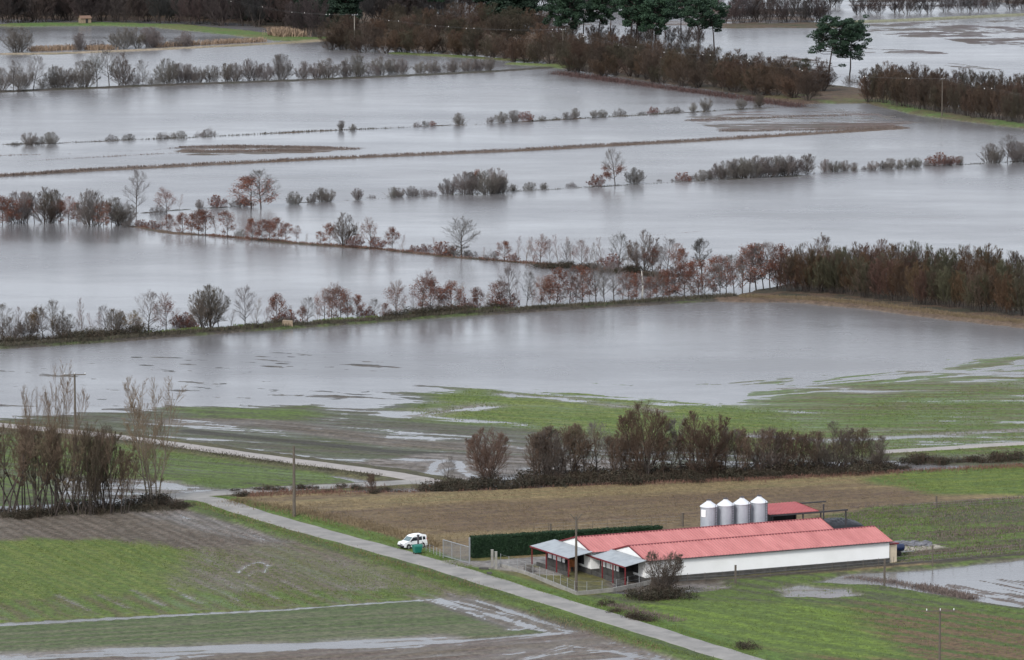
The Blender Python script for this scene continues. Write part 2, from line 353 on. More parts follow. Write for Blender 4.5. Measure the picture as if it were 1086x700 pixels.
# far banks
poly([(-60,20),(250,24),(340,42),(380,45),(420,50),(470,57),(560,63),(600,74),(700,88),(790,101),(850,112),(900,108),(1000,123),(1130,140),(1130,128),(1000,112),(930,97),(830,84),(700,60),(560,35),(430,8),(400,-30),(-60,-30)],.35,.1,(.05,.04,.025),BRN,None,12,6,4,3)
strip([(20,27),(110,26),(180,28),(260,36),(310,42),(345,42)],13,.45,.08,(.06,.11,.02),(.09,.10,.03),10,3,3,2)
strip([(-40,58),(60,57),(160,53),(240,49),(300,46),(345,43)],5,.3,.05,(.25,.20,.14),(.18,.15,.09),10,3,2,1)
strip([(545,68),(585,70),(600,72)],6,.4,.05,(.07,.12,.02),(.09,.11,.03),6,3,3,1)
strip([(420,57),(480,60),(560,65)],5,.4,.05,(.06,.09,.02),(.09,.10,.03),6,3,3,1)
strip([(885,109),(930,108),(980,121),(1040,129),(1130,140)],7,.42,.05,(.07,.11,.025),(.08,.07,.03),6,3,3,1)
strip([(840,104),(880,106),(930,104)],14,.42,.05,(.09,.10,.03),BRN,6,3,3,1)
strip([(900,24),(960,22),(1086,16),(1130,14)],7,.5,.05,(.20,.20,.13),(.15,.15,.09),6,3,3,1)
poly([(900,26),(1130,17),(1130,57),(1050,50),(980,40),(900,38)],-.05,.16,(.07,.05,.045),MUD,((900,30),(1086,40)),9,9,5,4)
strip([(905,55),(930,53),(975,56)],16,-.0,.12,(.08,.06,.055),MUD,12,5,5,3)
strip([(980,66),(1040,72),(1130,76)],10,.03,.12,(.08,.06,.055),MUD,12,5,5,3)
strip([(770,62),(830,60),(870,66)],7,.0,.12,(.08,.06,.055),MUD,12,5,5,3)
poly([(560,34),(640,26),(760,28),(860,26),(880,10),(1130,4),(1130,-30),(560,-30)],-.02,.2,(.05,.045,.04),BRN,None,16,12,5,4)
poly([(760,30),(770,26),(870,24),(900,26),(890,30)],.3,.05,BRN,bank,None,12,6,4,3)
poly([(-60,-30),(1130,-30),(1130,-70),(-60,-70)],.4,.1,BRN,bank,None,12,6,4,3)
_LV=0
# lanes are bedded: keep ground below the road sheets
LANE=[(190,529),(225,533),(262,545),(330,565),(400,584),(470,604),(560,632),(690,672),(760,694),(860,724)]
LANE2=[(-60,448),(30,456),(110,464),(200,476),(300,490),(400,503),(462,514)]
LANE3=[(462,514),(430,514),(380,517),(300,521),(240,525),(190,528),(168,530)]
LANE4=[(930,482),(1000,478),(1060,474),(1130,471)]
ROADZ=.36
strip(LANE2,9,.31,.04,OLV,(.06,.055,.03),6,1.2,1.2,.8)
strip(LANE3[1:-2],6,.31,.04,OLV,(.06,.05,.03),6,1.2,1.2,.6)
def bed(pts,w,z=ROADZ-.05):
    P=pxy(pts); I=sel(P,w+3); x,y=PX[I],PY[I]; d=np.full(len(I),1e9)
    for k in range(len(P)-1): d=np.minimum(d,seg_dist(x,y,P[k],P[k+1]))
    m=sstep((w/2+1.0-d)/1.0); GH[I]=GH[I]*(1-m)+z*m
for L_,w_ in ((LANE,3.6),(LANE2,3.2),(LANE3,3.4),(LANE4,2.6)): bed(L_,w_+.4)
bed([(498,597),(520,600),(545,606)],6)
# gravel yard in front of the gate
strip([(478,600),(510,601),(550,606),(585,610)],4.0,ROADZ-.02,.01,(.22,.20,.18),(.17,.155,.14),3,1,.6,.2)
strip([(535,600),(580,597),(600,600)],5.0,ROADZ-.02,.01,(.20,.19,.18),(.15,.14,.13),3,1,.6,.2)
poly([(950,581),(985,579),(1005,583),(960,588)],.34,.01,(.30,.27,.22),(.24,.22,.18),None,3,1,.6,.3)
WET=np.clip(1-(GH-.0)/.16,0,1)
V=np.stack([PX,PY,GH],1)
# skirt far out to the horizon
sk=np.array([(-9000,-2000,-.8),(9000,-2000,-.8),(9000,20000,-.8),(-9000,20000,-.8)])
loops=np.concatenate([GF.ravel(),np.arange(4)+NP]); sizes=np.full(len(GF)+1,4)
gm=bpy.data.materials.new('field_ground'); gm.use_nodes=True; nt=gm.node_tree; N=nt.nodes; L=nt.links
b=N['Principled BSDF']; at=N.new('ShaderNodeAttribute'); at.attribute_name='soil'; aw=N.new('ShaderNodeAttribute'); aw.attribute_name='wet'
tc=N.new('ShaderNodeTexCoord'); nz=N.new('ShaderNodeTexNoise'); nz.inputs['Scale'].default_value=1.5; nz.inputs['Detail'].default_value=5; nz.inputs['Roughness'].default_value=.75
L.new(tc.outputs['Object'],nz.inputs['Vector']); mr=N.new('ShaderNodeMapRange'); mr.inputs[1].default_value=.3; mr.inputs[2].default_value=.7; mr.inputs[3].default_value=.42; mr.inputs[4].default_value=1.6
L.new(nz.outputs['Fac'],mr.inputs[0]); mx=N.new('ShaderNodeMix'); mx.data_type='RGBA'; mx.blend_type='MULTIPLY'; mx.inputs[0].default_value=1
L.new(at.outputs['Color'],mx.inputs[6]); L.new(mr.outputs[0],mx.inputs[7]); L.new(mx.outputs[2],b.inputs['Base Color'])
r2=N.new('ShaderNodeMapRange'); r2.inputs[3].default_value=.95; r2.inputs[4].default_value=.42; L.new(aw.outputs['Fac'],r2.inputs[0]); L.new(r2.outputs[0],b.inputs['Roughness'])
b.inputs['Specular IOR Level'].default_value=.35
bp=N.new('ShaderNodeBump'); bp.inputs['Strength'].default_value=.8; bp.inputs['Distance'].default_value=.2; L.new(nz.outputs['Fac'],bp.inputs['Height']); L.new(bp.outputs[0],b.inputs['Normal'])
me=np_mesh('ground',np.concatenate([V,sk]),loops,sizes,[gm],smooth=True)
ca=me.color_attributes.new('soil','FLOAT_COLOR','POINT')
cc_=np.ones((NP+4,4),dtype=np.float32); cc_[:NP,:3]=GC; cc_[NP:,:3]=(.1,.085,.07); ca.data.foreach_set('color',cc_.ravel())
fa=me.attributes.new('wet','FLOAT','POINT'); ww=np.ones(NP+4,dtype=np.float32); ww[:NP]=WET; fa.data.foreach_set('value',ww)
tag(mesh_obj('ground',me),kind='structure')
xs1=np.arange(-105,105.21,.42); ys1=np.append(ya,880.0); G1=GH[:n1].reshape(len(ys1),-1)
xs2=np.arange(-240,240.4,.8); ys2=np.array(yb); G2=GH[n1:].reshape(len(ys2),-1)
def gz(x,y):
    xs,ys,G=(xs1,ys1,G1) if y<880 and abs(x)<104 else (xs2,ys2,G2)
    i=int(np.clip(np.searchsorted(xs,x),0,G.shape[1]-1)); j=int(np.clip(np.searchsorted(ys,y),0,G.shape[0]-1))
    return float(G[j,i])
# ------------------------------------------------------------------ flood water
wm=bpy.data.materials.new('flood_water'); wm.use_nodes=True; nt=wm.node_tree; N=nt.nodes; L=nt.links
b=N['Principled BSDF']; b.inputs['IOR'].default_value=1.33; b.inputs['Specular IOR Level'].default_value=.5
tc=N.new('ShaderNodeTexCoord')
def tnoise(scale,stretch,detail=3,rough=.5):
    mp=N.new('ShaderNodeMapping'); mp.inputs['Scale'].default_value=stretch; L.new(tc.outputs['Object'],mp.inputs['Vector'])
    n=N.new('ShaderNodeTexNoise'); n.inputs['Scale'].default_value=scale; n.inputs['Detail'].default_value=detail; n.inputs['Roughness'].default_value=rough; L.new(mp.outputs[0],n.inputs['Vector']); return n
silt=tnoise(.012,(1,.6,1),4,.6)
cr=N.new('ShaderNodeMix'); cr.data_type='RGBA'; cr.inputs[6].default_value=(.10,.10,.108,1); cr.inputs[7].default_value=(.155,.145,.14,1); L.new(silt.outputs['Fac'],cr.inputs[0]); L.new(cr.outputs[2],b.inputs['Base Color'])
wind=tnoise(.02,(.5,1,1),5,.65); wr=N.new('ShaderNodeMapRange'); wr.inputs[1].default_value=.35; wr.inputs[2].default_value=.65; wr.inputs[3].default_value=.16; wr.inputs[4].default_value=.30; L.new(wind.outputs['Fac'],wr.inputs[0]); L.new(wr.outputs[0],b.inputs['Roughness'])
rp=tnoise(.9,(.45,1,1),3,.6); ws=N.new('ShaderNodeMapRange'); ws.inputs[1].default_value=.35; ws.inputs[2].default_value=.65; ws.inputs[3].default_value=.10; ws.inputs[4].default_value=.36; L.new(wind.outputs['Fac'],ws.inputs[0])
bp=N.new('ShaderNodeBump'); bp.inputs['Distance'].default_value=.25; L.new(ws.outputs[0],bp.inputs['Strength']); L.new(rp.outputs['Fac'],bp.inputs['Height']); L.new(bp.outputs[0],b.inputs['Normal'])
w=MB(); w.add([(-8900,-1900,0),(8900,-1900,0),(8900,19900,0),(-8900,19900,0)],[(0,1,2,3)]); tag(w.build('flood_water',wm),kind='structure')
# ------------------------------------------------------------------ roads
rm=mat('worn_asphalt',(.17,.165,.155),.85,.2,.35,.15,rgb2=(.29,.275,.255),stretch=(1,1,1))
rm2=mat('gravel_lane',(.26,.24,.225),.9,.2,.6,.2,rgb2=(.34,.31,.29))
def road(name,pts,w,m,z=ROADZ):
    P=[g(*p) for p in pts]; Q=[]
    for k in range(len(P)-1):
        for t in range(8):
            f=t/8; a=P[max(k-1,0)]; b_=P[k]; c=P[k+1]; d=P[min(k+2,len(P)-1)]
            Q.append(.5*((2*b_)+(c-a)*f+(2*a-5*b_+4*c-d)*f*f+(3*b_-a-3*c+d)*f**3))
    Q.append(P[-1]); mb=MB(); vs=[]
    for k,q in enumerate(Q):
        d=(Q[min(k+1,len(Q)-1)]-Q[max(k-1,0)]).normalized(); n=Vector((-d.y,d.x,0))
        ww=w/2*(1+.05*math.sin(k*1.7)+.04*math.sin(k*.61))
        vs+= [Vector((q.x,q.y,z-.09))+n*(ww+.25),Vector((q.x,q.y,z))+n*ww,Vector((q.x,q.y,z+.03)),Vector((q.x,q.y,z))-n*ww,Vector((q.x,q.y,z-.09))-n*(ww+.25)]
    fs=[(5*k+i+1,5*k+i,5*k+5+i,5*k+6+i) for k in range(len(Q)-1) for i in range(4)]
    mb.add(vs,fs); return tag(mb.build(name,m),kind='structure')
road('road',LANE,3.5,rm); road('road',LANE2,3.1,rm2,ROADZ-.006); road('road',LANE3,3.3,rm,ROADZ-.012); road('road',LANE4,2.4,rm2)
# ------------------------------------------------------------------ trees: tapered limbs and twigs grown recursively
def prisms(S,k):
    P0=np.array([s[0] for s in S]); P1=np.array([s[1] for s in S]); r0=np.array([s[2] for s in S])[:,None]; r1=np.array([s[3] for s in S])[:,None]
    D=P1-P0; D/= (np.linalg.norm(D,axis=1,keepdims=True)+1e-9)
    A=np.where(np.abs(D[:,2:3])<.9,np.array([[0,0,1.]]),np.array([[1.,0,0]]))
    U=np.cross(D,A); U/=np.linalg.norm(U,axis=1,keepdims=True)+1e-9; W=np.cross(D,U)
    V=[]
    for P,r in((P0,r0),(P1,r1)):
        for q in range(k):
            a=2*math.pi*q/k; V.append(P+U*r*math.cos(a)+W*r*math.sin(a))
    V=np.stack(V,1)                 # n,2k,3
    n=len(S); base=(np.arange(n)*2*k)[:,None,None]
    F=np.array([[q,(q+1)%k,k+(q+1)%k,k+q] for q in range(k)])[None]+base
    return V.reshape(-1,3),F.reshape(-1,4)
def leaf_quads(P,size,rg,flat=0.0):
    n=len(P); a=rg.normal(size=(n,3)); a[:,2]*=(1-flat); a/=np.linalg.norm(a,axis=1,keepdims=True); b_=rg.normal(size=(n,3)); b_[:,2]*=(1-flat)
    b_-=a*(a*b_).sum(1,keepdims=True); b_/=np.linalg.norm(b_,axis=1,keepdims=True); s=size*rg.uniform(.6,1.3,(n,1))
    V=np.stack([P-a*s,P-b_*s*.6,P+a*s,P+b_*s*.6],1).reshape(-1,3)
    return V,(np.arange(n)*4)[:,None]+np.arange(4)[None]
def rdir(d,ang,rg,az=None):
    d=d/np.linalg.norm(d)
    if az is None: a=rg.normal(size=3)
    else: a=np.array([math.cos(az),math.sin(az),.15])
    a-=d*a.dot(d); a/=np.linalg.norm(a)+1e-9
    return d*math.cos(ang)+a*math.sin(ang)
def grow(spec,seed):
    rg=np.random.default_rng(seed); trunk=[]; tw=[]; tips=[]
    H=spec['H']; env=spec.get('env'); kid_n=spec['n']; trop=spec.get('trop',.12); tr=spec['tr']
    def br(p,d,Ln,r,lv):
        n=[7,5,3,2][lv]; pts=[p.copy()]; ds=[]
        wob=[spec.get('wob0',.06),.09,.13,.2][lv]
        for i in range(n):
            if i>0 and env and (lv>0 or (spec.get('stems',1)>1 and p[2]>env[0]*H)):
                if (p[0]**2+p[1]**2)/(env[1]*H)**2+(p[2]-env[0]*H)**2/(env[2]*H)**2>rg.uniform(.78,1.12): break
            d=d+rg.normal(size=3)*wob; d[2]+=trop*(0 if lv==0 else 1); d/=np.linalg.norm(d); p=p+d*Ln/n; pts.append(p.copy()); ds.append(d.copy())
        if len(pts)<2: return
        n=len(pts)-1
        rad=lambda t:r*(1-.82*t) if lv<3 else r*(1-.6*t)
        for i in range(n):
            (trunk if lv<2 and rad(i/n)>spec.get('cut',.035) else tw).append((pts[i],pts[i+1],rad(i/n),rad((i+1)/n)))
        if lv>=2: tips.append((pts[-1],lv)); tips.append(((pts[-1]+pts[-2])/2,lv))
        if lv==3: return
        az0=rg.uniform(0,6.28); k=kid_n[lv]; s0=spec['start'] if lv==0 else .18
        for q in range(k):
            t=s0+(1-s0)*((q+rg.uniform(.1,.9))/k); t=min(t,.985); i=int(t*n); f=t*n-i; i=min(i,n-1)
            pp=pts[i]*(1-f)+pts[i+1]*f
            if lv==0:
                u=(t-s0)/(1-s0); ang=spec['a0']*(1-u)+spec['a1']*u; Lc=Ln*spec['len'](u)*rg.uniform(.8,1.15)
            else:
                ang=spec.get('ang',.75)*rg.uniform(.6,1.3); Lc=Ln*spec.get('ratio',.5)*(1.15-.6*t)*rg.uniform(.75,1.25)
            br(pp,rdir(ds[i],ang,rg,(q*2.4+az0+rg.normal()*.25) if lv<2 else None),Lc,max(rad(t)*.6 if lv<2 else tr*1.2,tr),lv+1)
    for s in range(spec.get('stems',1)):
        a=s*2.4+rg.uniform(-.3,.3); ln=spec.get('lean',.04)*rg.uniform(.0,1)**.9 if spec.get('stems',1)>1 else rg.uniform(0,.05)
        d=np.array([math.sin(ln)*math.cos(a),math.sin(ln)*math.sin(a),math.cos(ln)])
        o=np.array([math.cos(a),math.sin(a),0])*spec.get('base',0)*rg.uniform(.2,1)
        if spec.get('stems',1)>1: trunk.append((np.array([0,0,-.5]),o-np.array([0,0,.5]),spec['r'],spec['r']))
        br(o-np.array([0,0,.5]),d,(H*spec.get('th',.95)+.5)*rg.uniform(.85,1.0),spec['r'],0)
    return trunk,tw,tips,rg
def tree_proto(name,spec,seed,leafmat=None,nleaf=0,leafsize=.14,leafzone=(0,1),barkm='bark'):
    trunk,tw,tips,rg=grow(spec,seed)
    V,F=prisms(trunk,5); tm=np_mesh(name+'_trunk',V,F,np.full(len(F),4),[M[barkm]])
    V,F=prisms(tw,3); mi=np.zeros(len(F),int); mats=[M['twig']]
    if nleaf:
        T=np.array([t[0] for t in tips]); hz=T[:,2]/spec['H']; cand=T[(hz>=leafzone[0])&(hz<=leafzone[1])]
        # clumps of leaves gather on some of the twigs
        cen=cand[rg.integers(0,len(cand),max(10,nleaf//9))]
        P=cen[rg.integers(0,len(cen),nleaf)]+rg.normal(size=(nleaf,3))*spec['H']*.038
        V2,F2=leaf_quads(P,leafsize,rg); F2=F2+len(V); V=np.concatenate([V,V2]); F=np.concatenate([F,F2]); mi=np.concatenate([mi,np.ones(len(F2),int)]); mats.append(M[leafmat])
    cm=np_mesh(name+'_crown',V,F,np.full(len(F),4),mats,mi)
    return tm,cm,spec['H']
rnd_crown=lambda u:.55*math.sqrt(max(0,1-(u*1.0-.25)**2*1.25))+.05
oval=lambda u:.42*(1-u)**.5+.10
SP={
 'bare':dict(H=7.,n=[15,9,8],start=.24,a0=1.15,a1=.40,len=lambda u:.56*(1-.5*u),tr=.0105,r=.11,trop=.11,ang=.6,ratio=.52,env=(.60,.37,.41)),
 'round':dict(H=7.,n=[17,10,8],start=.36,a0=1.4,a1=.35,len=lambda u:.68-.32*u,tr=.011,r=.13,trop=.07,ang=.65,ratio=.5,th=.8,env=(.64,.50,.35)),
 'oak':dict(H=6.,n=[14,8,6],start=.2,a0=1.3,a1=.4,len=lambda u:.5*(1-.5*u),tr=.011,r=.10,trop=.05,ang=.7,ratio=.5,env=(.56,.42,.45)),
 'willow':dict(H=5.,n=[10,7,6],start=.06,a0=.8,a1=.25,len=lambda u:.5*(1-.4*u),tr=.0095,r=.05,trop=.10,ang=.46,ratio=.5,stems=16,lean=.85,base=.45,cut=.03,env=(.45,.52,.54)),
 'shrub':dict(H=2.,n=[7,6,4],start=.08,a0=.8,a1=.4,len=lambda u:.55*(1-.4*u),tr=.010,r=.028,trop=.05,ang=.7,ratio=.55,stems=12,lean=1.0,base=.5,cut=.022,env=(.35,.75,.62)),
 'slim':dict(H=7.,n=[15,8,5],start=.16,a0=.8,a1=.35,len=lambda u:.32*(1-.45*u),tr=.009,r=.07,trop=.11,ang=.5,ratio=.5,stems=1,env=(.56,.21,.44)),
 'alder':dict(H=8.,n=[12,9,7],start=.25,a0=.65,a1=.3,len=lambda u:.36*(1-.35*u),tr=.0125,r=.075,trop=.12,ang=.5,ratio=.5,stems=4,lean=.25,base=.6,env=(.62,.32,.37)),
 'poplar':dict(H=14.,n=[14,9,7],start=.2,a0=.75,a1=.35,len=lambda u:.26*(1-.3*u),tr=.0115,r=.10,trop=.13,ang=.5,ratio=.45,stems=5,lean=.38,base=.5,wob0=.05,env=(.60,.36,.42)),
 'thick':dict(H=10.,n=[12,9,7],start=.12,a0=.8,a1=.35,len=lambda u:.34*(1-.3*u),tr=.015,r=.08,trop=.14,ang=.40,ratio=.5,stems=8,lean=.5,base=.9,cut=.04,env=(.50,.40,.50)),
 'bigglobe':dict(H=8.,n=[15,10,9],start=.12,a0=.95,a1=.35,len=lambda u:.46*(1-.4*u),tr=.0115,r=.10,trop=.07,ang=.52,ratio=.5,stems=7,lean=.6,base=.35,env=(.54,.40,.46)),
 'stemmy':dict(H=10.,n=[12,9,7],start=.42,a0=.7,a1=.3,len=lambda u:.30,tr=.012,r=.11,trop=.12,ang=.45,ratio=.5,stems=5,lean=.42,base=.7,wob0=.05,env=(.70,.34,.30)),
 'lolly':dict(H=8.,n=[20,10,9],start=.5,a0=1.3,a1=.35,len=lambda u:.34,tr=.014,r=.16,trop=.05,ang=.7,ratio=.5,env=(.75,.21,.25)),
 'globe':dict(H=8.,n=[13,9,8],start=.10,a0=.9,a1=.35,len=lambda u:.44*(1-.4*u),tr=.0125,r=.09,trop=.08,ang=.48,ratio=.5,stems=7,lean=.65,base=.4,env=(.50,.44,.50)),
}
PROTO={}
def reg(key,lst): PROTO[key]=lst
reg('bare',[tree_proto('bare',SP['bare'],s) for s in (1,2,3,4)])
reg('round',[tree_proto('round',SP['round'],s) for s in (5,)])
reg('oak',[tree_proto('oak',SP['oak'],s,'russet',3000,.085,(.1,.95)) for s in (6,7,8)])
reg('mixed',[tree_proto('mixed',SP['bare'],s,'russet',1200,.08,(.15,.75)) for s in (9,10,11)])
reg('lowleaf',[tree_proto('lowleaf',SP['bare'],s,'russet',1700,.09,(.1,.5)) for s in (12,)])
reg('ochre',[tree_proto('ochre',SP['bare'],s,'ochre',1800,.08,(.1,.8)) for s in (13,14)])
reg('willow',[tree_proto('willow',SP['willow'],s) for s in (15,16,17,18)])
reg('shrub',[tree_proto('shrub',SP['shrub'],s) for s in (19,20,21)])
reg('slim',[tree_proto('slim',SP['slim'],s,None,0,barkm='bark_pale') for s in (22,23,24)])
reg('alder',[tree_proto('alder',SP['alder'],s) for s in (25,26,27)])
reg('poplar',[tree_proto('poplar',SP['poplar'],s,barkm='bark_pale') for s in (28,29)])
reg('thick',[tree_proto('thick',SP['thick'],s) for s in (30,31,32)])
reg('globe',[tree_proto('globe',SP['globe'],s) for s in (33,34)])
reg('bigglobe',[tree_proto('bigglobe',SP['bigglobe'],s) for s in (36,37)])
reg('lolly',[tree_proto('lolly',SP['lolly'],38)])
reg('stemmy',[tree_proto('stemmy',SP['stemmy'],s) for s in (61,62)])
reg('russrub',[tree_proto('russrub',SP['shrub'],s,'russet',420,.09,(.1,1)) for s in (35,)])
# pines: bare trunk, limbs spreading near the top, flat clumps of needles
def pine_proto(seed,H=16.,low=.55,wide=.30,lean=.06,nclump=34,mt='needles',leafs=150,cr=1.3,size=.26,side=False):
    rg=np.random.default_rng(seed); trunk=[]; P=np.array([0,0,-.5]); d=np.array([rg.normal()*lean,rg.normal()*lean,1.]); pts=[P]
    for i in range(10):
        d=d+rg.normal(size=3)*.05; d[2]=1; P=P+d/np.linalg.norm(d)*(H*.9/10+.05); pts.append(P)
    rad=lambda t:.24*(1-.7*t)*H/16
    for i in range(10): trunk.append((pts[i],pts[i+1],rad(i/10),rad((i+1)/10)))
    limbs=[]; C=[]
    for q in range(nclump):
        t=low+(1-low)*((q+.5)/nclump)**.9; i=min(int(t*10),9); f=t*10-i; p=pts[i]*(1-f)+pts[i+1]*f
        u=(t-low)/(1-low); Ln=H*wide*(math.sin(math.pi*min(1,(.22+.66*u)))**.8)*rg.uniform(.55,1.1); a=q*2.4+rg.uniform(-.5,.5); up=.25+.5*u
        e=p+np.array([math.cos(a)*Ln,math.sin(a)*Ln,Ln*up*rg.uniform(.4,1.2)]); m=(p+e)/2+np.array([0,0,-.1*Ln])
        limbs+= [(p,m,.09*H/16,.06*H/16),(m,e,.06*H/16,.02)]; C.append((e,1)); C.append((m*.4+e*.6+rg.normal(size=3)*.5,.8))
        if rg.uniform()<.6:
            e2=e+rg.normal(size=3)*Ln*.3; limbs.append((m,e2,.04,.02)); C.append((e2,.8))
    C.append((pts[-1]+np.array([0,0,.5]),1.0))
    if side:
        for a,z,Ln in ((3.3,.36,5.2),(3.0,.28,6.0),(.2,.33,3.0),(3.25,.20,4.0)):
            i=int(z*10); p=pts[i]; e=p+np.array([math.cos(a)*Ln,math.sin(a)*Ln*.4,.5]); limbs.append((p,e,.07,.03))
            if z>.3: C.append((e,.75)); 
            if z==.36: C+= [(e+np.array([-.3,0,1.3]),.7),(e+np.array([.2,0,-1.0]),.7)]
    V,F=prisms(trunk+limbs,6); tm=np_mesh('pine_trunk',V,F,np.full(len(F),4),[M['bark_pine']])
    Ps=[]
    for c,s in C:
        n=int(leafs*s); v=rg.normal(size=(n,3)); v/=np.linalg.norm(v,axis=1,keepdims=True); v*=rg.uniform(.3,1,(n,1))**.5*cr*s*H/16
        v[:,2]*=.5; Ps.append(v+c)
    Vq,Fq=leaf_quads(np.concatenate(Ps),size*H/16,rg); cm=np_mesh('pine_crown',Vq,Fq,np.full(len(Fq),4),[M[mt]])
    return tm,cm,H
reg('pine',[pine_proto(41,low=.5,wide=.27,nclump=26,leafs=120),pine_proto(42,low=.42,wide=.24,nclump=30,leafs=120,lean=.1),pine_proto(43,low=.6,wide=.28,nclump=24,leafs=120,lean=.12)])
reg('stonepine',[pine_proto(44,16.5,.50,.30,.02,44,leafs=110,cr=1.15,size=.2,side=True),pine_proto(49,14.,.46,.30,.08,44,leafs=110,cr=1.15,size=.2)])
reg('evergreen',[pine_proto(45,13.,.12,.30,.02,46,'evergreen',150,2.0,.4),pine_proto(46,13.,.1,.28,.02,46,'evergreen',150,2.0,.4)])
def mound_proto(seed,mt,n=1300,size=.085):
    rg=np.random.default_rng(seed); c=rg.normal(size=(14,3))*np.array([.75,.75,.15])+np.array([0,0,.5]); P=[]
    for q in c:
        v=rg.normal(size=(n//14,3)); v/=np.linalg.norm(v,axis=1,keepdims=True); v*=rg.uniform(.2,1,(len(v),1))**.5*rg.uniform(.4,.75); P.append(v+q)
    P=np.concatenate(P); P[:,2]=np.abs(P[:,2]); V,F=leaf_quads(P,size,rg)
    S=[]
    for k in range(60):
        p=np.array([rg.normal()*.8,rg.normal()*.8,0]); q=p+np.array([rg.normal()*.3,rg.normal()*.3,rg.uniform(.7,1.7)]); S.append((p,q,.014,.006))
    V2,F2=prisms(S,3); mi=np.concatenate([np.zeros(len(F),int),np.ones(len(F2),int)])
    return np_mesh('mound',np.concatenate([V,V2]),np.concatenate([F,F2+len(V)]),np.full(len(F)+len(F2),4),[M[mt],M['twig']],mi)
MOUND={'bramble':[mound_proto(s,'bramble') for s in(51,52)]}
ORD='first second third fourth fifth sixth seventh eighth ninth tenth eleventh twelfth thirteenth fourteenth fifteenth sixteenth seventeenth eighteenth nineteenth twentieth'.split()
def ordw(n):
    if n<=20: return ORD[n-1]
    t={2:'twenty',3:'thirty',4:'forty',5:'fifty'}[n//10 if n%10 else n//10]
    return (t+'-'+ORD[n%10-1]) if n%10 else {30:'thirtieth',40:'fortieth',50:'fiftieth'}[n]
GREY=(.085,.078,.075); BROWN=(.082,.058,.043); RED=(.095,.054,.042); PALE=(.16,.145,.135); PINK=(.16,.11,.105); DARK=(.04,.036,.032); OLI=(.08,.074,.046); TANT=(.18,.13,.085)
KIND={ # code: proto, name, category, label words, tint
 'b':('willow','willow_bush','bush','grey bare rounded bush',(.17,.15,.138)),
 'B':('globe','bare_tree','tree','dense dark bare tree',(.125,.102,.086)),
 't':('bare','bare_tree','tree','grey-brown bare tree',(0.150,0.134,0.124)),
 'T':('round','bare_tree','tree','bare spreading tree',(.11,.10,.09)),
 'r':('oak','oak_tree','tree','russet-leaved oak',(0.140,0.096,0.079)),
 'm':('mixed','oak_tree','tree','half-bare oak with rusty leaves',(0.194,0.131,0.114)),
 'l':('lowleaf','oak_tree','tree','bare-topped oak with rusty lower leaves',(0.124,0.105,0.096)),
 'o':('ochre','ochre_tree','tree','ochre-brown leafy tree',(0.140,0.114,0.079)),
 'p':('slim','slender_tree','tree','slender pale bare tree',(0.299,0.255,0.246)),
 's':('shrub','shrub','bush','small grey shrub',(0.157,0.140,0.131)),
 'e':('russrub','russet_shrub','bush','small russet shrub',(0.157,0.088,0.079)),
 'A':('thick','alder_tree','tree','brown many-stemmed alder',(.085,.066,.048)),
 'g':('bigglobe','bare_tree','tree','big round-crowned bare tree',(.125,.080,.060)),
 'L':('lolly','bare_tree','tree','dark round-topped tree',(.085,.08,.072)),
 'S':('stemmy','alder_tree','tree','brown long-stemmed alder',(.15,.112,.078)),
 'a':('alder','alder_tree','tree','brown alder tree',(.115,.080,.058)),
}
NT=[0]
def plant(kind,x,y,hpx,tint=None,label=None,group=None,wid=1.0,z=None,parts=True,pk=None,rz=None,name=None,cat=None,hm=None):
    pr,nm,ct,lb,tn=KIND.get(kind,(kind,kind,'tree',kind,GREY)); lst=PROTO[pk or pr]; NT[0]+=1
    k=NT[0]%len(lst) if rz is None else int(rz)%len(lst)
    tm,cm,H=lst[k]; p=g(x,y); zz=gz(p.x,p.y) if z is None else z; zz=max(zz,-.45)
    h=hm if hm else hpx*mpp(x,y)*1.10
    if not hm and kind in 'b': wid*=1.0
    s=h/H; e=empty(name or nm,(p.x,p.y,zz),random.uniform(0,6.28) if rz is None else rz)
    e.scale=(s*wid,s*wid,s)
    tag(e,label or lb,cat or ct,group)
    a=mesh_obj('trunk' if pr not in('willow','shrub','russrub') else 'stems',tm,e)
    c=mesh_obj('crown' if pr not in('willow','shrub','russrub') else 'branches',cm,e); tn=tint or tn; v=random.uniform(.85,1.15); c.color=(tn[0]*v,tn[1]*v*random.uniform(.95,1.05),tn[2]*v,1)
    return e
def row(items,phrase,group):
    cnt={}
    items=sorted(items,key=lambda i:i[0])
    tot={}
    for it in items: w=KIND[it[3]][3]; tot[w]=tot.get(w,0)+1
    for it in items:
        x,y,h,k=it[:4]; lab=it[4] if len(it)>4 and it[4] else None; wd=it[5] if len(it)>5 else random.uniform(.9,1.12)
        w=KIND[k][3]; cnt[w]=cnt.get(w,0)+1; n,t=cnt[w],tot[w]
        if not lab:
            if t==1: o='the only one'
            elif n<=(t+1)//2: o=('leftmost' if n==1 else ordw(n)+' such from the left')
            else: o=('rightmost' if n==t else ordw(t-n+1)+' such from the right')
            lab=f'{w}, {o} {phrase}'
        plant(k,x,y,h,label=lab,group=group,wid=wd)
row([(18,55,25,'b',None,1.3),(84,53,18,'b','round grey bush standing between two patches of straw reeds'),(101,52,12,'s'),(130,52,23,'b',None,1.1),(145,51,21,'B'),(158,50,21,'b'),(165,50,17,'b'),(185,49,10,'s'),(197,49,16,'b')],'beside the far-left reed track','trees beside the far-left reed track')
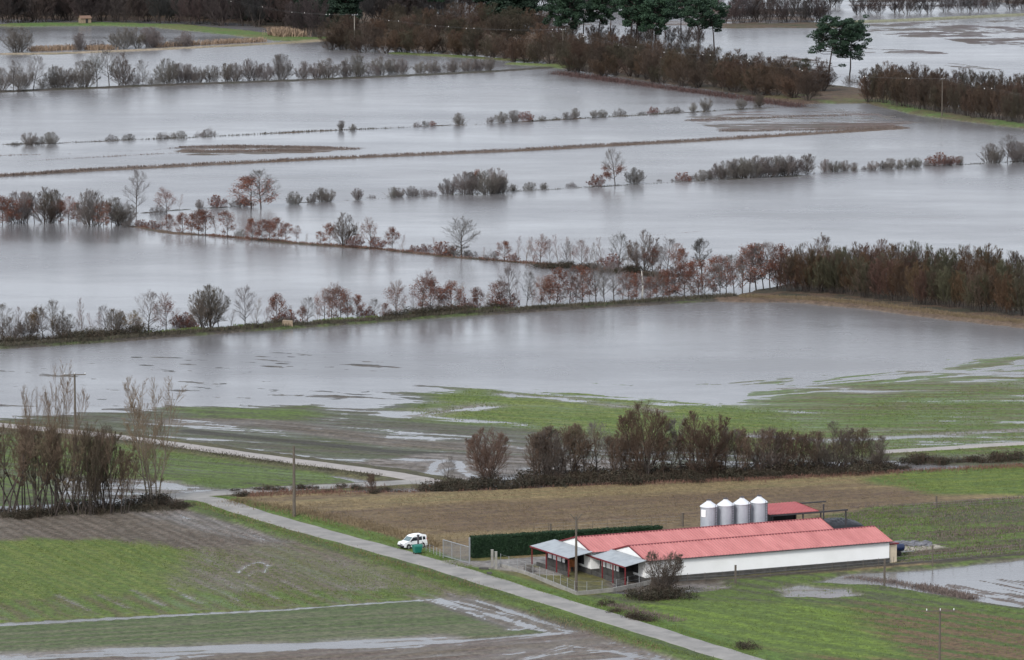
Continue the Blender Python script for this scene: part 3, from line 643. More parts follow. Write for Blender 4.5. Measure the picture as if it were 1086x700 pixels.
row([(1,97,22,'b'),(14,97,29,'t'),(22,97,24,'b'),(35,96,34,'t'),(47,94,12,'s'),(59,94,23,'b'),(68,93,22,'b'),(78,93,22,'t'),(90,93,28,'b'),(103,92,36,'T'),(116,92,34,'t'),(130,91,33,'B'),(140,91,15,'s'),(152,90,26,'t'),(163,89,14,'s'),(177,89,26,'b'),(190,87,20,'b'),(201,87,19,'b'),(210,87,17,'b'),(224,86,17,'b'),(240,86,19,'B'),(249,86,19,'b'),(266,85,23,'b'),(281,85,18,'b'),(298,84,26,'b','biggest rounded grey bush in the far-left hedge row across the flood'),(322,83,18,'b'),(336,83,17,'b'),(348,83,21,'b'),(366,82,18,'b'),(378,82,22,'b'),(391,80,14,'s'),(403,79,19,'b'),(415,78,16,'b'),(426,78,16,'b'),(446,77,13,'b'),(459,77,14,'b'),(471,76,12,'s'),(482,76,13,'b'),(496,75,14,'b'),(507,75,13,'b'),(519,75,14,'b')],'in the far-left hedge','bushes in the far-left hedge')
row([(16,154,6,'s'),(31,154,15,'b'),(43,153,8,'s'),(54,153,14,'b'),(118,149,8,'s'),(136,148,8,'s'),(172,147,7,'s'),(182,146,7,'s'),(191,146,9,'s'),(213,144,7,'s'),(222,143,9,'s'),(362,138,9,'b'),(374,138,7,'b'),(443,134,6,'s'),(451,134,5,'s'),(459,134,5,'e'),(487,132,13,'b'),(521,131,7,'s'),(532,130,12,'b'),(545,129,13,'b'),(558,129,10,'e'),(575,128,5,'s'),(590,127,5,'s'),(602,127,8,'s'),(610,126,10,'b'),(630,125,8,'b'),(639,124,9,'b'),(657,122,9,'s'),(680,121,5,'s'),(693,120,8,'e'),(710,119,7,'s'),(719,119,8,'s'),(735,119,9,'b'),(749,118,14,'b'),(786,116,11,'b'),(805,114,15,'B')],'on the thin far dyke','shrubs on the thin far dyke')
row([(144,226,42,'t','tall lone bare tree standing in floodwater left of the red oak',.95),(177,226,28,'m'),(168,227,12,'s'),(190,223,17,'p'),(212,222,10,'b'),(231,220,13,'e'),(250,219,9,'s'),(258,219,10,'e'),(267,221,33,'r','large wide russet oak beside the straight flooded dyke at upper left',1.75),(277,221,38,'t','grey bare tree rising behind the large wide russet oak',1.35),(312,217,15,'b'),(331,215,11,'b'),(341,214,14,'b'),(348,214,14,'b'),(379,212,12,'b'),(394,210,6,'s'),(417,209,12,'b'),(424,209,11,'b'),(437,208,12,'b'),(447,208,8,'s'),(458,207,7,'s'),(475,206,18,'b'),(492,206,22,'b'),(500,206,22,'b'),(506,205,24,'r','russet oak squeezed between the tall grey bushes in mid-flood',.7),(516,206,26,'b'),(525,205,25,'b'),(532,205,18,'b'),(545,202,8,'b'),(562,201,10,'s'),(577,200,8,'b'),(606,198,7,'s'),(633,198,12,'e'),(653,197,36,'l','lone tree with bare top and rusty lower leaves in open floodwater',1.0),(673,195,18,'b'),(699,192,4,'s'),(714,192,5,'s'),(725,192,11,'e'),(735,190,6,'s'),(744,191,12,'b'),(752,190,11,'b'),(761,190,18,'b'),(770,190,20,'b'),(779,189,21,'b'),(787,189,21,'b'),(795,189,20,'b'),(803,188,23,'b'),(815,188,20,'b'),(824,187,22,'b'),(833,187,21,'b'),(841,186,20,'b'),(857,185,22,'B'),(876,182,14,'b'),(885,182,13,'b'),(896,181,12,'b'),(906,181,10,'b'),(918,180,6,'s'),(926,180,11,'b'),(936,179,10,'b'),(944,179,12,'b'),(954,178,10,'b'),(964,177,11,'b'),(972,177,11,'b'),(986,176,9,'s'),(994,176,14,'e'),(1004,175,12,'b'),(1011,175,9,'e'),(1018,174,10,'b'),(1050,172,20,'b'),(1058,173,17,'b'),(1068,172,28,'t','tallest bare tree of the clump at the right edge in water'),(1076,172,20,'b'),(1084,172,21,'b')],'on the drowned middle dyke','trees on the drowned middle dyke')
row([(3,238,30,'r'),(12,238,28,'r'),(21,236,32,'b'),(29,236,32,'m'),(37,236,31,'t'),(48,236,36,'B'),(57,236,34,'B'),(64,236,24,'r'),(72,237,28,'m'),(82,234,20,'r'),(90,238,20,'r'),(97,239,36,'b'),(105,239,34,'t'),(110,240,26,'r'),(118,240,30,'t'),(125,239,29,'B'),(131,238,25,'b'),(136,241,8,'s'),(150,240,9,'e'),(163,242,10,'e'),(172,245,14,'p'),(178,246,17,'r'),(188,246,16,'p'),(194,247,22,'r'),(203,248,19,'r'),(211,249,24,'r'),(218,250,25,'r'),(229,250,21,'p'),(241,252,25,'r'),(255,252,9,'s'),(267,256,25,'r'),(278,256,20,'r'),(286,256,20,'r'),(295,257,23,'r'),(303,257,18,'r'),(314,258,16,'m'),(325,258,14,'p'),(340,260,13,'r'),(350,261,21,'r'),(364,262,31,'B'),(376,263,12,'e'),(382,263,26,'p'),(393,264,29,'m'),(400,264,11,'e'),(416,266,22,'r'),(426,266,21,'p'),(439,266,8,'e'),(451,266,9,'e'),(463,269,22,'p'),(471,271,15,'e'),(483,271,14,'s'),(490,273,40,'T','lone umbrella-shaped bare tree beside the upper causeway in water',1.35),(499,272,9,'s'),(512,274,15,'p'),(521,276,10,'s'),(535,277,19,'r'),(544,278,8,'e'),(549,278,30,'p'),(558,278,31,'p'),(566,278,26,'p'),(573,279,30,'m'),(583,280,31,'p'),(593,280,35,'p'),(600,281,26,'t'),(606,281,34,'p'),(616,282,27,'m'),(624,282,24,'p'),(632,283,30,'p'),(640,283,35,'p'),(647,283,15,'e'),(656,285,36,'t'),(666,285,30,'p'),(674,286,28,'t'),(682,288,42,'B','tall dense grey-green tree towering over the right half of upper causeway',.85),(692,288,27,'r'),(700,289,28,'t'),(707,290,36,'t'),(716,292,30,'m'),(724,293,26,'r'),(745,303,48,'L','dark round-topped bare tree rising behind right end of the main causeway',1.0)],'on the upper causeway','trees on the upper causeway')
row([(3,361,37,'t'),(11,362,26,'B'),(20,358,38,'p'),(29,359,28,'B'),(38,359,32,'t'),(45,358,34,'o'),(56,358,38,'t'),(66,358,28,'B'),(75,357,24,'t'),(82,355,30,'p'),(87,354,43,'p'),(97,354,26,'p'),(106,353,26,'p'),(114,353,30,'t'),(122,353,26,'B'),(130,352,22,'t'),(140,353,25,'o'),(147,353,18,'B'),(157,351,40,'t'),(176,350,38,'m'),(185,348,22,'p'),(193,347,17,'e'),(199,347,15,'e'),(215,351,36,'B'),(223,351,41,'B','biggest dense dark tree on the left half of main causeway'),(233,348,36,'t'),(245,346,22,'p'),(260,347,41,'t'),(271,345,34,'p'),(282,344,24,'p'),(294,343,32,'r'),(303,343,16,'e'),(311,342,22,'p'),(321,341,18,'r'),(326,341,26,'t'),(337,341,24,'p'),(345,340,34,'m'),(352,340,38,'m'),(361,339,34,'r'),(369,339,26,'t'),(380,337,25,'r'),(389,337,14,'e'),(397,336,20,'t'),(410,336,16,'r'),(420,336,37,'m'),(429,335,22,'p'),(440,334,30,'p'),(448,334,44,'m'),(456,333,38,'r'),(464,333,28,'p'),(471,332,20,'r'),(479,331,33,'r'),(486,330,35,'p'),(497,328,14,'e'),(506,328,24,'r'),(515,328,24,'p'),(528,327,29,'r'),(535,327,18,'e'),(542,328,43,'t'),(549,327,32,'p'),(558,325,35,'t'),(566,325,30,'p'),(574,325,33,'m'),(583,324,32,'r'),(590,323,38,'r'),(597,323,28,'p'),(604,322,37,'t'),(611,322,30,'m'),(618,321,39,'r'),(625,321,28,'p'),(632,321,41,'t'),(641,320,38,'t'),(651,320,40,'t'),(659,319,30,'p'),(667,319,30,'r'),(675,318,26,'m'),(690,317,24,'r'),(697,317,32,'t'),(703,316,30,'r'),(711,316,30,'r'),(718,316,33,'t'),(726,315,36,'r'),(733,315,30,'p'),(740,314,38,'r'),(748,314,24,'m'),(755,313,34,'t'),(763,312,40,'r'),(771,312,38,'m'),(779,312,40,'t'),(787,311,46,'m'),(795,310,44,'t'),(802,310,44,'r'),(810,310,44,'t'),(817,310,45,'m'),(824,310,44,'r')],'on the main causeway','trees along the main grassy causeway')
# broken pale trunk
pb=g(681,318); tb=MB(); tb.tube((0,0,-.3),(.1,0,2.2),.16,.12); tb.tube((.1,0,2.2),(-.1,0,4.6),.12,.03)
o=tb.build('dead_trunk',M['deadwood'],None,smooth=True); o.location=(pb.x,pb.y,.2); tag(o,'broken white dead tree trunk leaning among russet trees on the causeway','dead tree')
# hedge behind the tan field
row([(474,517,28,'t','small hollow bare tree beside the lane junction left of hedge',1.2),(519,514,54,'g','round bare bushy tree standing alone at left end of middle hedge',1.0),(570,512,50,'a',None,1.3),(582,511,54,'B',None,1.0),(596,510,58,'a',None,1.5),(609,510,56,'a',None,1.4),(619,509,52,'a',None,1.3),(650,509,44,'a',None,1.3),(659,508,50,'a',None,1.2),(633,508,54,'t'),(668,508,44,'t'),(685,509,76,'g','largest round-crowned reddish bare tree in middle of the hedge',.95),(708,508,50,'a',None,1.3),(724,507,60,'t'),(747,508,74,'g','tall reddish bare tree just right of largest round tree in the hedge',.9),(768,507,54,'t'),(758,507,52,'a',None,1.3),(783,506,50,'a',None,1.4),(799,505,52,'a',None,1.4),(815,504,50,'B'),(827,504,46,'a',None,1.3),(840,503,48,'a',None,1.3),(854,503,42,'a',None,1.3),(868,502,44,'a',None,1.3),(882,501,52,'B',None,1.1),(898,500,44,'a',None,1.4),(914,499,44,'a',None,1.4),(932,498,36,'B')],'in the hedge behind the tan field','trees in the hedge behind the tan field')
def mounds(pts,n,group,label,hm,wm=1.3,jit=1.2,kind='bramble',tint=BROWN,name='bramble_bush'):
    P=[g(*p) for p in pts]; Ls=[(P[k+1]-P[k]).length for k in range(len(P)-1)]; T=sum(Ls)
    for q in range(n):
        t=(q+random.uniform(.2,.8))/n*T; k=0
        while k<len(Ls)-1 and t>Ls[k]: t-=Ls[k]; k+=1
        p=P[k].lerp(P[k+1],t/Ls[k]); p.x+=random.uniform(-.5,.5); p.y+=random.uniform(-jit,jit)*2
        s=hm*random.uniform(.7,1.25)
        o=mesh_obj(name,MOUND[kind][q%2]); o.location=(p.x,p.y,max(gz(p.x,p.y),-.1)-.1); o.rotation_euler=(0,0,random.uniform(0,6)); o.scale=(s*wm,s*wm,s)
        o.color=(*tint,1); tag(o,label,'bush',group)
mounds([(450,520),(520,517),(650,513),(800,508),(950,500)],46,'brambles under the middle hedge','dark bramble bush at the foot of the hedge behind the tan field',1.05)
mounds([(560,510),(650,509),(800,504),(940,497)],30,'brambles on the far side of the middle hedge','tall dark bramble bush between the trunks of the middle hedge',1.25)
mounds([(945,497),(1000,490),(1086,486)],12,'low brambles right of the middle hedge','low reddish bramble bush running right from the middle hedge',.75,tint=RED)
mounds([(240,527),(300,523),(380,522),(450,522)],14,'brambles beside the lane junction','low brown bramble bush on strip between lane and tan field',.5,tint=RED)
mounds([(-5,549),(60,545),(140,541),(200,537)],20,'brambles under the left trees','dark bramble bush at the foot of the left foreground trees',.8)
mounds([(165,535),(168,534)],2,'ivy at the tall left tree','dark ivy tuft at the foot of the tall pale left tree',1.2)
mounds([(0,366),(60,362),(120,357),(150,355)],16,'brambles on the left end of the causeway','dark bramble bush on left end of the main causeway',1.0)
mounds([(400,338),(440,336),(470,334),(530,330)],10,'brambles on the middle of the causeway','dark low bramble bush on middle of the main causeway',.9)
mounds([(270,650-300),(310,344)],3,'brambles near the stone block','dark bramble bush near the pale stone block on causeway',.8)
mounds([(570,283),(640,287),(700,293)],12,'brambles on the upper causeway','reddish bramble bush along right part of upper causeway',.9,tint=RED)
mounds([(640,647),(672,655),(700,662)],5,'weeds between lane and meadow','brown bramble clump between the lane and right meadow',.55,tint=RED)
mounds([(793,690)],1,'bush by lower right lane','round dark bush beside the lane at bottom right',1.3) if 0 else None
pm=g(793,691); o=mesh_obj('bramble_bush',MOUND['bramble'][0]); o.location=(pm.x,pm.y,.2); o.scale=(.85,.85,.75); o.color=(*BROWN,1); tag(o,'lone round brown bush in meadow at the bottom beside the lane','bush')
mounds([(684,634),(700,635),(718,634)],6,'brambles round the farm bush','dark bramble at the foot of bare bush before the barn',.95)
plant('B',702,632,48,tint=(.14,.11,.09),label='bare spreading shrub tree in front of white barn wall',pk='bigglobe',wid=1.05,name='willow_bush',cat='bush')
plant('a',395,523,24,label='thin reddish sapling beside the lane junction',tint=RED,wid=1.2,hm=2.9)
plant('s',562,610,8,label='small bare bush inside the farm yard fence')
# left foreground clump
for x,y,h in ((-12,545,98),(4,547,96),(17,545,100),(28,548,92),(38,546,94),(86,547,92),(97,548,86),(110,546,94),(122,547,72),(133,545,60)):
    pass
row([(-8,545,91,'S'),(8,548,88,'S'),(24,546,90,'S'),(40,546,85,'S'),(55,548,88,'S'),(70,545,80,'S'),(82,547,90,'S'),(94,548,84,'A',None,.6),(106,546,88,'A',None,.6),(116,546,80,'S'),(130,546,62,'a',None,1.0)],'in the left foreground clump','alders in the left foreground clump')
for x,y,h,l,w,rr in ((62,541,142,'tall sparse poplar rising above left foreground clump beside the power pole',.62,0),(40,541,128,'thin tall poplar left of the power pole, leaning over the left clump',.5,1),(163,535,130,'tall many-stemmed pale bare poplar right of the left foreground clump',.95,1)):
    plant('poplar',x,y,h,tint=(.24,.18,.12),label=l,wid=w*1.08,rz=rr,name='poplar_tree',cat='tree')
# thicket on the right bank
def wood(name,pk,cat,label,group,lines,tints,hm,wid=1.0,name2=None):
    for (x0,y0,x1,y1,n) in lines:
        for q in range(n):
            t=(q+random.uniform(.1,.9))/n; x=x0+(x1-x0)*t; y=y0+(y1-y0)*t+random.uniform(-1.2,1.2)
            plant(name,x,y,0,tint=random.choice(tints),label=label,group=group,wid=wid*random.uniform(.85,1.2),pk=pk,name=name,cat=cat,hm=hm*random.uniform(.84,1.14))
wood('alder_tree','thick','tree','brown bare alder packed in the dense thicket on the right bank','alders of the right bank thicket',
 [(826,311,900,314,12),(900,316,1094,339,24),(850,304,1094,326,24),(880,298,1094,312,18)],[BROWN,RED,OLI,(.105,.066,.038),OLI],6.6,1.0)
plant('t',869,311,56,label='tall thin bare tree standing above left part of the thicket',tint=RED,hm=9)
wood('alder_tree','thick','tree','brown alder in the dark thicket right of the two tall pines','alders of the thicket right of the pines',
 [(915,108,1010,122,14),(1010,123,1094,133,12),(920,101,1094,120,20),(935,96,1094,112,16)],[(.07,.049,.036),(.085,.056,.04),(.064,.051,.037)],7.4,1.1)
wood('willow_bush','globe','bush','rounded reddish-brown willow on the far bank left of the pines','willows on the far bank',
 [(345,52,460,58,12),(462,57,600,70,12),(600,74,720,90,12),(720,90,860,108,14),(350,44,560,46,14),(570,56,760,84,16),(760,86,880,100,12),(400,34,580,34,12)],[(.078,.052,.038),(.068,.05,.037),(.066,.056,.038),(.092,.06,.04)],7.4,1.25)
wood('bare_tree','thick','tree','dark bare tree in the wood across the top left','trees of the far top-left wood',
 [(-5,24,110,22,12),(-5,17,330,20,20),(380,12,560,10,18),(560,8,760,6,22),(380,26,470,24,8),(110,22,330,30,16),(-5,10,330,14,22),(-5,-4,330,-2,18),(300,36,340,40,3)],[(.062,.05,.048),(.072,.052,.048),(.052,.05,.05)],12.0,1.25)
wood('bare_tree','thick','tree','dark bare tree in the wood across the top right','trees of the far top-right wood',
 [(765,24,880,24,12),(700,10,900,8,12),(900,16,1090,10,14),(1000,-6,1090,-8,6)],[(.08,.06,.058),(.065,.056,.056)],7.5,1.25)
wood('evergreen_tree','evergreen','tree','dark evergreen in the mass along the top edge','dark evergreens along the top edge',
 [(150,16,330,26,9),(322,30,372,34,4),(60,12,140,14,4)],[DARK],12.5,1.2)
for x,y,h,l in ((531,28,14,'dark spreading evergreen left of the pine group at the top'),(552,29,13,'dark spreading evergreen nearest the pine group at the top')):
    plant('evergreen',x,y,0,label=l,wid=1.3,hm=h*1.25,name='evergreen_tree',cat='tree')
pl=[(461,30,13),(592,52,15),(600,54,15),(607,51,14),(618,48,14),(634,49,15),(647,36,12),(668,56,16),(673,54,17),(677,52,16),(690,57,15),(694,55,15),(706,40,12),(722,38,12),(741,58,14),(758,57,14),(690,30,12)]
pl=pl[:1]+sorted(pl[1:])
for i,(x,y,h) in enumerate(pl):
    plant('pine',x,y,0,label=('lone pine with slanting trunk at the top left of centre' if i==0 else ('rightmost' if x==758 else ordw(i)+(' such from the left' if i>1 else '')) .replace('first','leftmost')+' tall bare-trunked pine in the pine group at the top'),group='tall pines at the top',hm=h*1.12,name='pine_tree',cat='tree')
plant('stonepine',878,87,0,label='left umbrella pine of the pair by the bright water, with a side branch',hm=16.8,name='pine_tree',cat='tree',rz=0,wid=1.12)
plant('stonepine',901,86,0,label='right umbrella pine of the pair by the bright water',hm=15.6,name='pine_tree',cat='tree',rz=1,wid=1.1)
for x,l in ((902,'grey shrub at foot of the two umbrella pines'),):
    plant('s',x,88,10,label=l)
# ------------------------------------------------------------------ reeds, weeds and verge grass
def blades(name,lines,n,h,w,m,label,sp=1.0,dz=0):
    """lines: polylines in photo pixels with a half width in metres"""
    Ps=[]; tot=0; segs=[]
    for pts,hw in lines:
        P=pxy(pts)
        for k in range(len(P)-1): L_=math.dist(P[k],P[k+1]); segs.append((P[k],P[k+1],hw,L_))
    T=sum(s[3]*s[2] for s in segs); rg=np.random.default_rng(len(name)*7+n)
    for a,b_,hw,L_ in segs:
        k=int(n*L_*hw/T)+1; t=rg.uniform(0,1,k); dx,dy=(b_[0]-a[0])/L_,(b_[1]-a[1])/L_; o=rg.normal(size=k)*.45*hw
        Ps.append(np.stack([a[0]+(b_[0]-a[0])*t-dy*o,a[1]+(b_[1]-a[1])*t+dx*o],1))
    P=np.concatenate(Ps)
    # clumping
    cl=vn(P[:,0]/1.7,P[:,1]/2.5,len(name)); P=P[rg.uniform(0,1,len(P))<.35+.9*cl]
    z=np.array([gz(a,b_) for a,b_ in P]); z=np.maximum(z,-.3); k=len(P)
    hh=h*rg.uniform(.5,1.25,k); a=rg.uniform(0,6.28,k); ww=w*rg.uniform(.7,1.3,k); ln=rg.normal(size=(k,2))*.25*h
    c=np.stack([np.cos(a),np.sin(a)],1)*ww[:,None]
    V=np.empty((k,4,3)); V[:,0,:2]=P-c; V[:,0,2]=z; V[:,1,:2]=P+c; V[:,1,2]=z; V[:,2,:2]=P+ln+c*.5; V[:,2,2]=z+hh; V[:,3,:2]=P+ln-c*.7; V[:,3,2]=z+hh*.85
    V=V.reshape(-1,3); F=(np.arange(k)*4)[:,None]+np.arange(4)[None]
    return tag(mesh_obj(name,np_mesh(name,V,F,np.full(k,4),[m])),label,kind='stuff')
blades('reeds',[([(-10,188),(110,180),(330,169),(560,159),(740,149),(880,140),(960,135)],1.7)],16000,0.42,0.05,B['brown'],'brown reeds on the long straight dyke')
blades('reeds',[([(190,156),(300,156),(385,158)],4),([(200,161),(330,160)],3)],7000,0.3,0.05,B['brown'],'brown reed bed standing in floodwater')
blades('reeds',[([(0,165),(100,162),(190,157)],1.5),([(0,172),(80,168),(190,162)],1.2)],1800,0.3,0.05,B['brown'],'broken lines of drowned reeds')
blades('reeds',[([(32,54),(60,53),(80,52)],3.5),([(92,53),(120,52)],3.5),([(165,50),(200,48),(280,44)],2)],5000,1.5,.06,B['straw'],'pale straw reeds beside the far track')
blades('reeds',[([(290,40),(320,39)],6)],1500,2.2,.08,B['straw'],'straw reed patch by the far bank')
blades('weeds',[([(590,78),(700,93),(780,104),(850,114)],3.0)],9000,1.1,0.03,B['purple'],'purple-brown brush fringing the far bank')
blades('weeds',[([(735,119),(820,114)],1.5),([(560,129),(720,120)],1.2),([(0,154),(200,146),(340,139),(545,131)],1.0)],5000,0.32,0.05,B['dark'],'low dark growth on the thin far dyke')
blades('weeds',[([(760,139),(870,138),(950,134)],2.5),([(720,128),(900,122)],3)],5000,0.25,0.05,B['brown'],'brown weeds on the half drowned right field')
blades('weeds',[([(170,226),(270,219),(460,208),(600,200),(740,192),(1000,176),(1086,171)],1.0)],2200,0.25,0.05,B['dark'],'low dark growth on the drowned middle dyke')
blades('weeds',[([(505,259),(560,256),(700,249),(745,245)],.5)],2600,0.3,0.04,B['rust'],'thin rusty weed line crossing the flood')
blades('weeds',[([(745,245),(800,241),(860,237),(940,228),(1086,222)],.4)],900,0.25,0.06,B['dark'],'sparse weed dots crossing the open flood')
blades('weeds',[([(150,241),(250,253),(400,265),(540,278),(720,294)],1.6)],6500,0.35,0.04,B['rust'],'rusty weeds on the upper causeway')
blades('weeds',[([(0,369),(100,363),(200,355),(300,348),(400,341),(480,335),(560,330),(700,321),(780,316)],1.8)],15000,0.45,0.04,B['dark'],'dark weeds along the main causeway')
blades('grass',[([(140,356),(215,352)],1.4),([(250,350),(310,346)],2),([(330,343),(400,338)],1.4),([(430,336),(530,330)],1.0)],3500,.35,.05,B['green'],'green grass on the main causeway')
blades('weeds',[([(785,317),(850,319),(920,325),(1000,335),(1090,345)],2.6)],9000,0.3,0.03,B['tan'],'straw-brown weeds in front of the right thicket')
blades('weeds',[([(470,522),(600,517),(800,511),(950,503),(1086,497)],2.2)],8000,0.35,0.03,B['rust'],'rusty weeds along the foot of the middle hedge')
blades('weeds',[([(245,533),(320,546),(400,563),(470,582)],2.8)],6000,0.32,0.03,B['tan'],'straw-coloured weeds beside the lane')
blades('weeds',[([(260,527),(380,523),(460,521)],3)],4000,0.35,0.03,B['rust'],'red-brown weeds between the lane and tan field')
blades('grass',[([(230,529),(300,546),(400,573),(480,600),(560,625),(700,665),(800,697)],1.2),([(205,535),(300,567),(380,589),(460,613),(560,644),(690,686),(760,706)],1.2)],16000,0.12,0.03,B['green'],'green verge grass along the lane')
blades('weeds',[([(205,536),(250,550),(330,574),(440,606),(520,630)],1.4),([(560,650),(640,675),(700,692)],1.2)],2500,0.2,0.03,B['tan'],'dry tufts along the lane verge')
blades('weeds',[([(110,466),(200,479),(300,494),(400,508)],1.6)],4000,0.22,0.03,B['dark'],'dark weeds beside the upper gravel lane')
blades('weeds',[([(900,612),(950,618),(1000,628),(1030,636)],1.6)],4500,0.45,0.03,B['brown'],'dead brown reeds beside the right pool')
blades('weeds',[([(980,572),(1086,562)],3.0),([(960,590),(1086,582)],2.0),([(900,541),(1000,537),(1086,530)],1.2)],3500,0.22,0.04,B['brown'],'brown weeds in the meadow right of barn')
blades('weeds',[([(650,645),(680,652),(720,662)],1.6)],1300,0.3,0.03,B['brown'],'brown weeds between lane and meadow')
blades('weeds',[([(0,549),(100,545),(200,538)],2)],5000,0.35,0.04,B['dark'],'dark undergrowth beneath the left trees')

def tufts(name,pts,n,h,w,m,label):
    P=pxy(pts); rg=np.random.default_rng(n); xs=[p[0] for p in P]; ys=[p[1] for p in P]
    X=rg.uniform(min(xs),max(xs),n*2); Y=rg.uniform(min(ys),max(ys),n*2); k=inside(X,Y,P); X=X[k][:n]; Y=Y[k][:n]
    k=rg.uniform(0,1,len(X))<.15+1.1*vn(X/2.1,Y/4.0,5)*vn(X/9,Y/14,6)*1.6; X=X[k];Y=Y[k]
    iy=np.clip(np.searchsorted(ys1,Y),0,len(ys1)-1); ix=np.clip(np.searchsorted(xs1,X),0,len(xs1)-1); Z=G1[iy,ix]
    k=Z>-.02; X,Y,Z=X[k],Y[k],Z[k]; k=len(X); a=rg.uniform(0,6.28,k); hh=h*rg.uniform(.4,1.3,k); ww=w*rg.uniform(.6,1.3,k); cx,cy=np.cos(a)*ww,np.sin(a)*ww; l=rg.normal(size=(k,2))*h*.4
    V=np.stack([np.stack([X-cx,Y-cy,Z-.02],1),np.stack([X+cx,Y+cy,Z-.02],1),np.stack([X+l[:,0]+cx*.7,Y+l[:,1]+cy*.7,Z+hh],1),np.stack([X+l[:,0]-cx*.9,Y+l[:,1]-cy*.9,Z+hh*.8],1)],1).reshape(-1,3)
    tag(mesh_obj(name,np_mesh(name,V,(np.arange(k)*4)[:,None]+np.arange(4)[None],np.full(k,4),[m])),label,kind='stuff')
tufts('grass',[(-20,575),(120,574),(260,590),(420,600),(600,648),(470,632),(300,644),(-20,660)],52000,0.0715,0.036,B['green'],'sprouting crop in the lower left field')
tufts('grass',[(-20,548),(120,541),(205,536),(300,566),(440,604),(300,600),(120,575),(-20,575)],20000,0.055,0.042,B['brown'],'stubble and clods on muddy part of lower left field')
tufts('grass',[(600,642),(700,626),(900,612),(960,625),(1100,655),(1100,720),(820,710),(700,668)],30000,.08,.04,B['green'],'meadow grass at the lower right')
tufts('grass',[(860,552),(960,538),(1100,528),(1100,588),(950,600),(880,578)],22000,0.11,0.048,B['green'],'rough grass right of the barns')
tufts('weeds',[(860,552),(960,538),(1100,528),(1100,588),(950,600),(880,578)],9000,0.165,0.048,B['brown'],'dead weeds in the rough grass right of the barns')
tufts('weeds',[(280,540),(480,524),(950,504),(1000,530),(860,548),(700,560),(500,575),(400,572)],40000,0.088,0.042,B['tan'],'dry stubble in the tan field')
tufts('grass',[(930,508),(1100,496),(1100,526),(980,526)],9000,0.077,0.042,B['green'],'grass at the right end of the tan field')
tufts('grass',[(430,436),(500,412),(700,426),(860,436),(1100,400),(1100,490),(900,488),(700,470),(470,446)],50000,0.077,0.048,B['green'],'grass on the half-drowned field beyond the hedge')
tufts('grass',[(150,470),(380,510),(180,524),(60,534),(60,470)],12000,0.077,0.042,B['green'],'grass between the two lanes')

wood('bare_tree','thick','tree','brown bare tree scattered among the pines at the top','scrub trees among the pines',[(570,44,750,48,12),(590,60,760,66,10)],[(.07,.045,.035),(.06,.045,.035)],6.0,1.2)
# ------------------------------------------------------------------ the long barns
AX=math.atan2(.436,.90)
ca_,sa_=math.cos(AX),math.sin(AX); O=g(943,600); O.z=.28
def loc(u,v,z=0): return Vector((O.x+u*ca_-v*sa_,O.y+u*sa_+v*ca_,O.z+z))
def loc_px(x,y):
    p=g(x,y)-O; return p.x*ca_+p.y*sa_, -p.x*sa_+p.y*ca_
def sheet(mb,u0,u1,va,za,vb,zb,pitch=.4,h=.085,t=.06):
    us=[];zs=[]; u=u0
    while u<u1-.01:
        us+=[u,u+pitch*.55,u+pitch*.68,u+pitch*.87]; zs+=[0,0,h,h]; u+=pitch
    us.append(u1); zs.append(0); us=[min(x,u1) for x in us]
    vs=[]
    for x,z in zip(us,zs): vs+=[(x,va,za+z),(x,vb,zb+z),(x,va,za-t),(x,vb,zb-t)]
    n=len(us); fs=[]
    for i in range(n-1):
        a=4*i; b=a+4; fs+=[(a,b,b+1,a+1),(a+2,a+3,b+3,b+2),(a,a+2,b+2,b),(a+1,b+1,b+3,a+3)]
    fs+=[(0,1,3,2),(4*n-4,4*n-2,4*n-1,4*n-3)]
    mb.add(vs,fs)
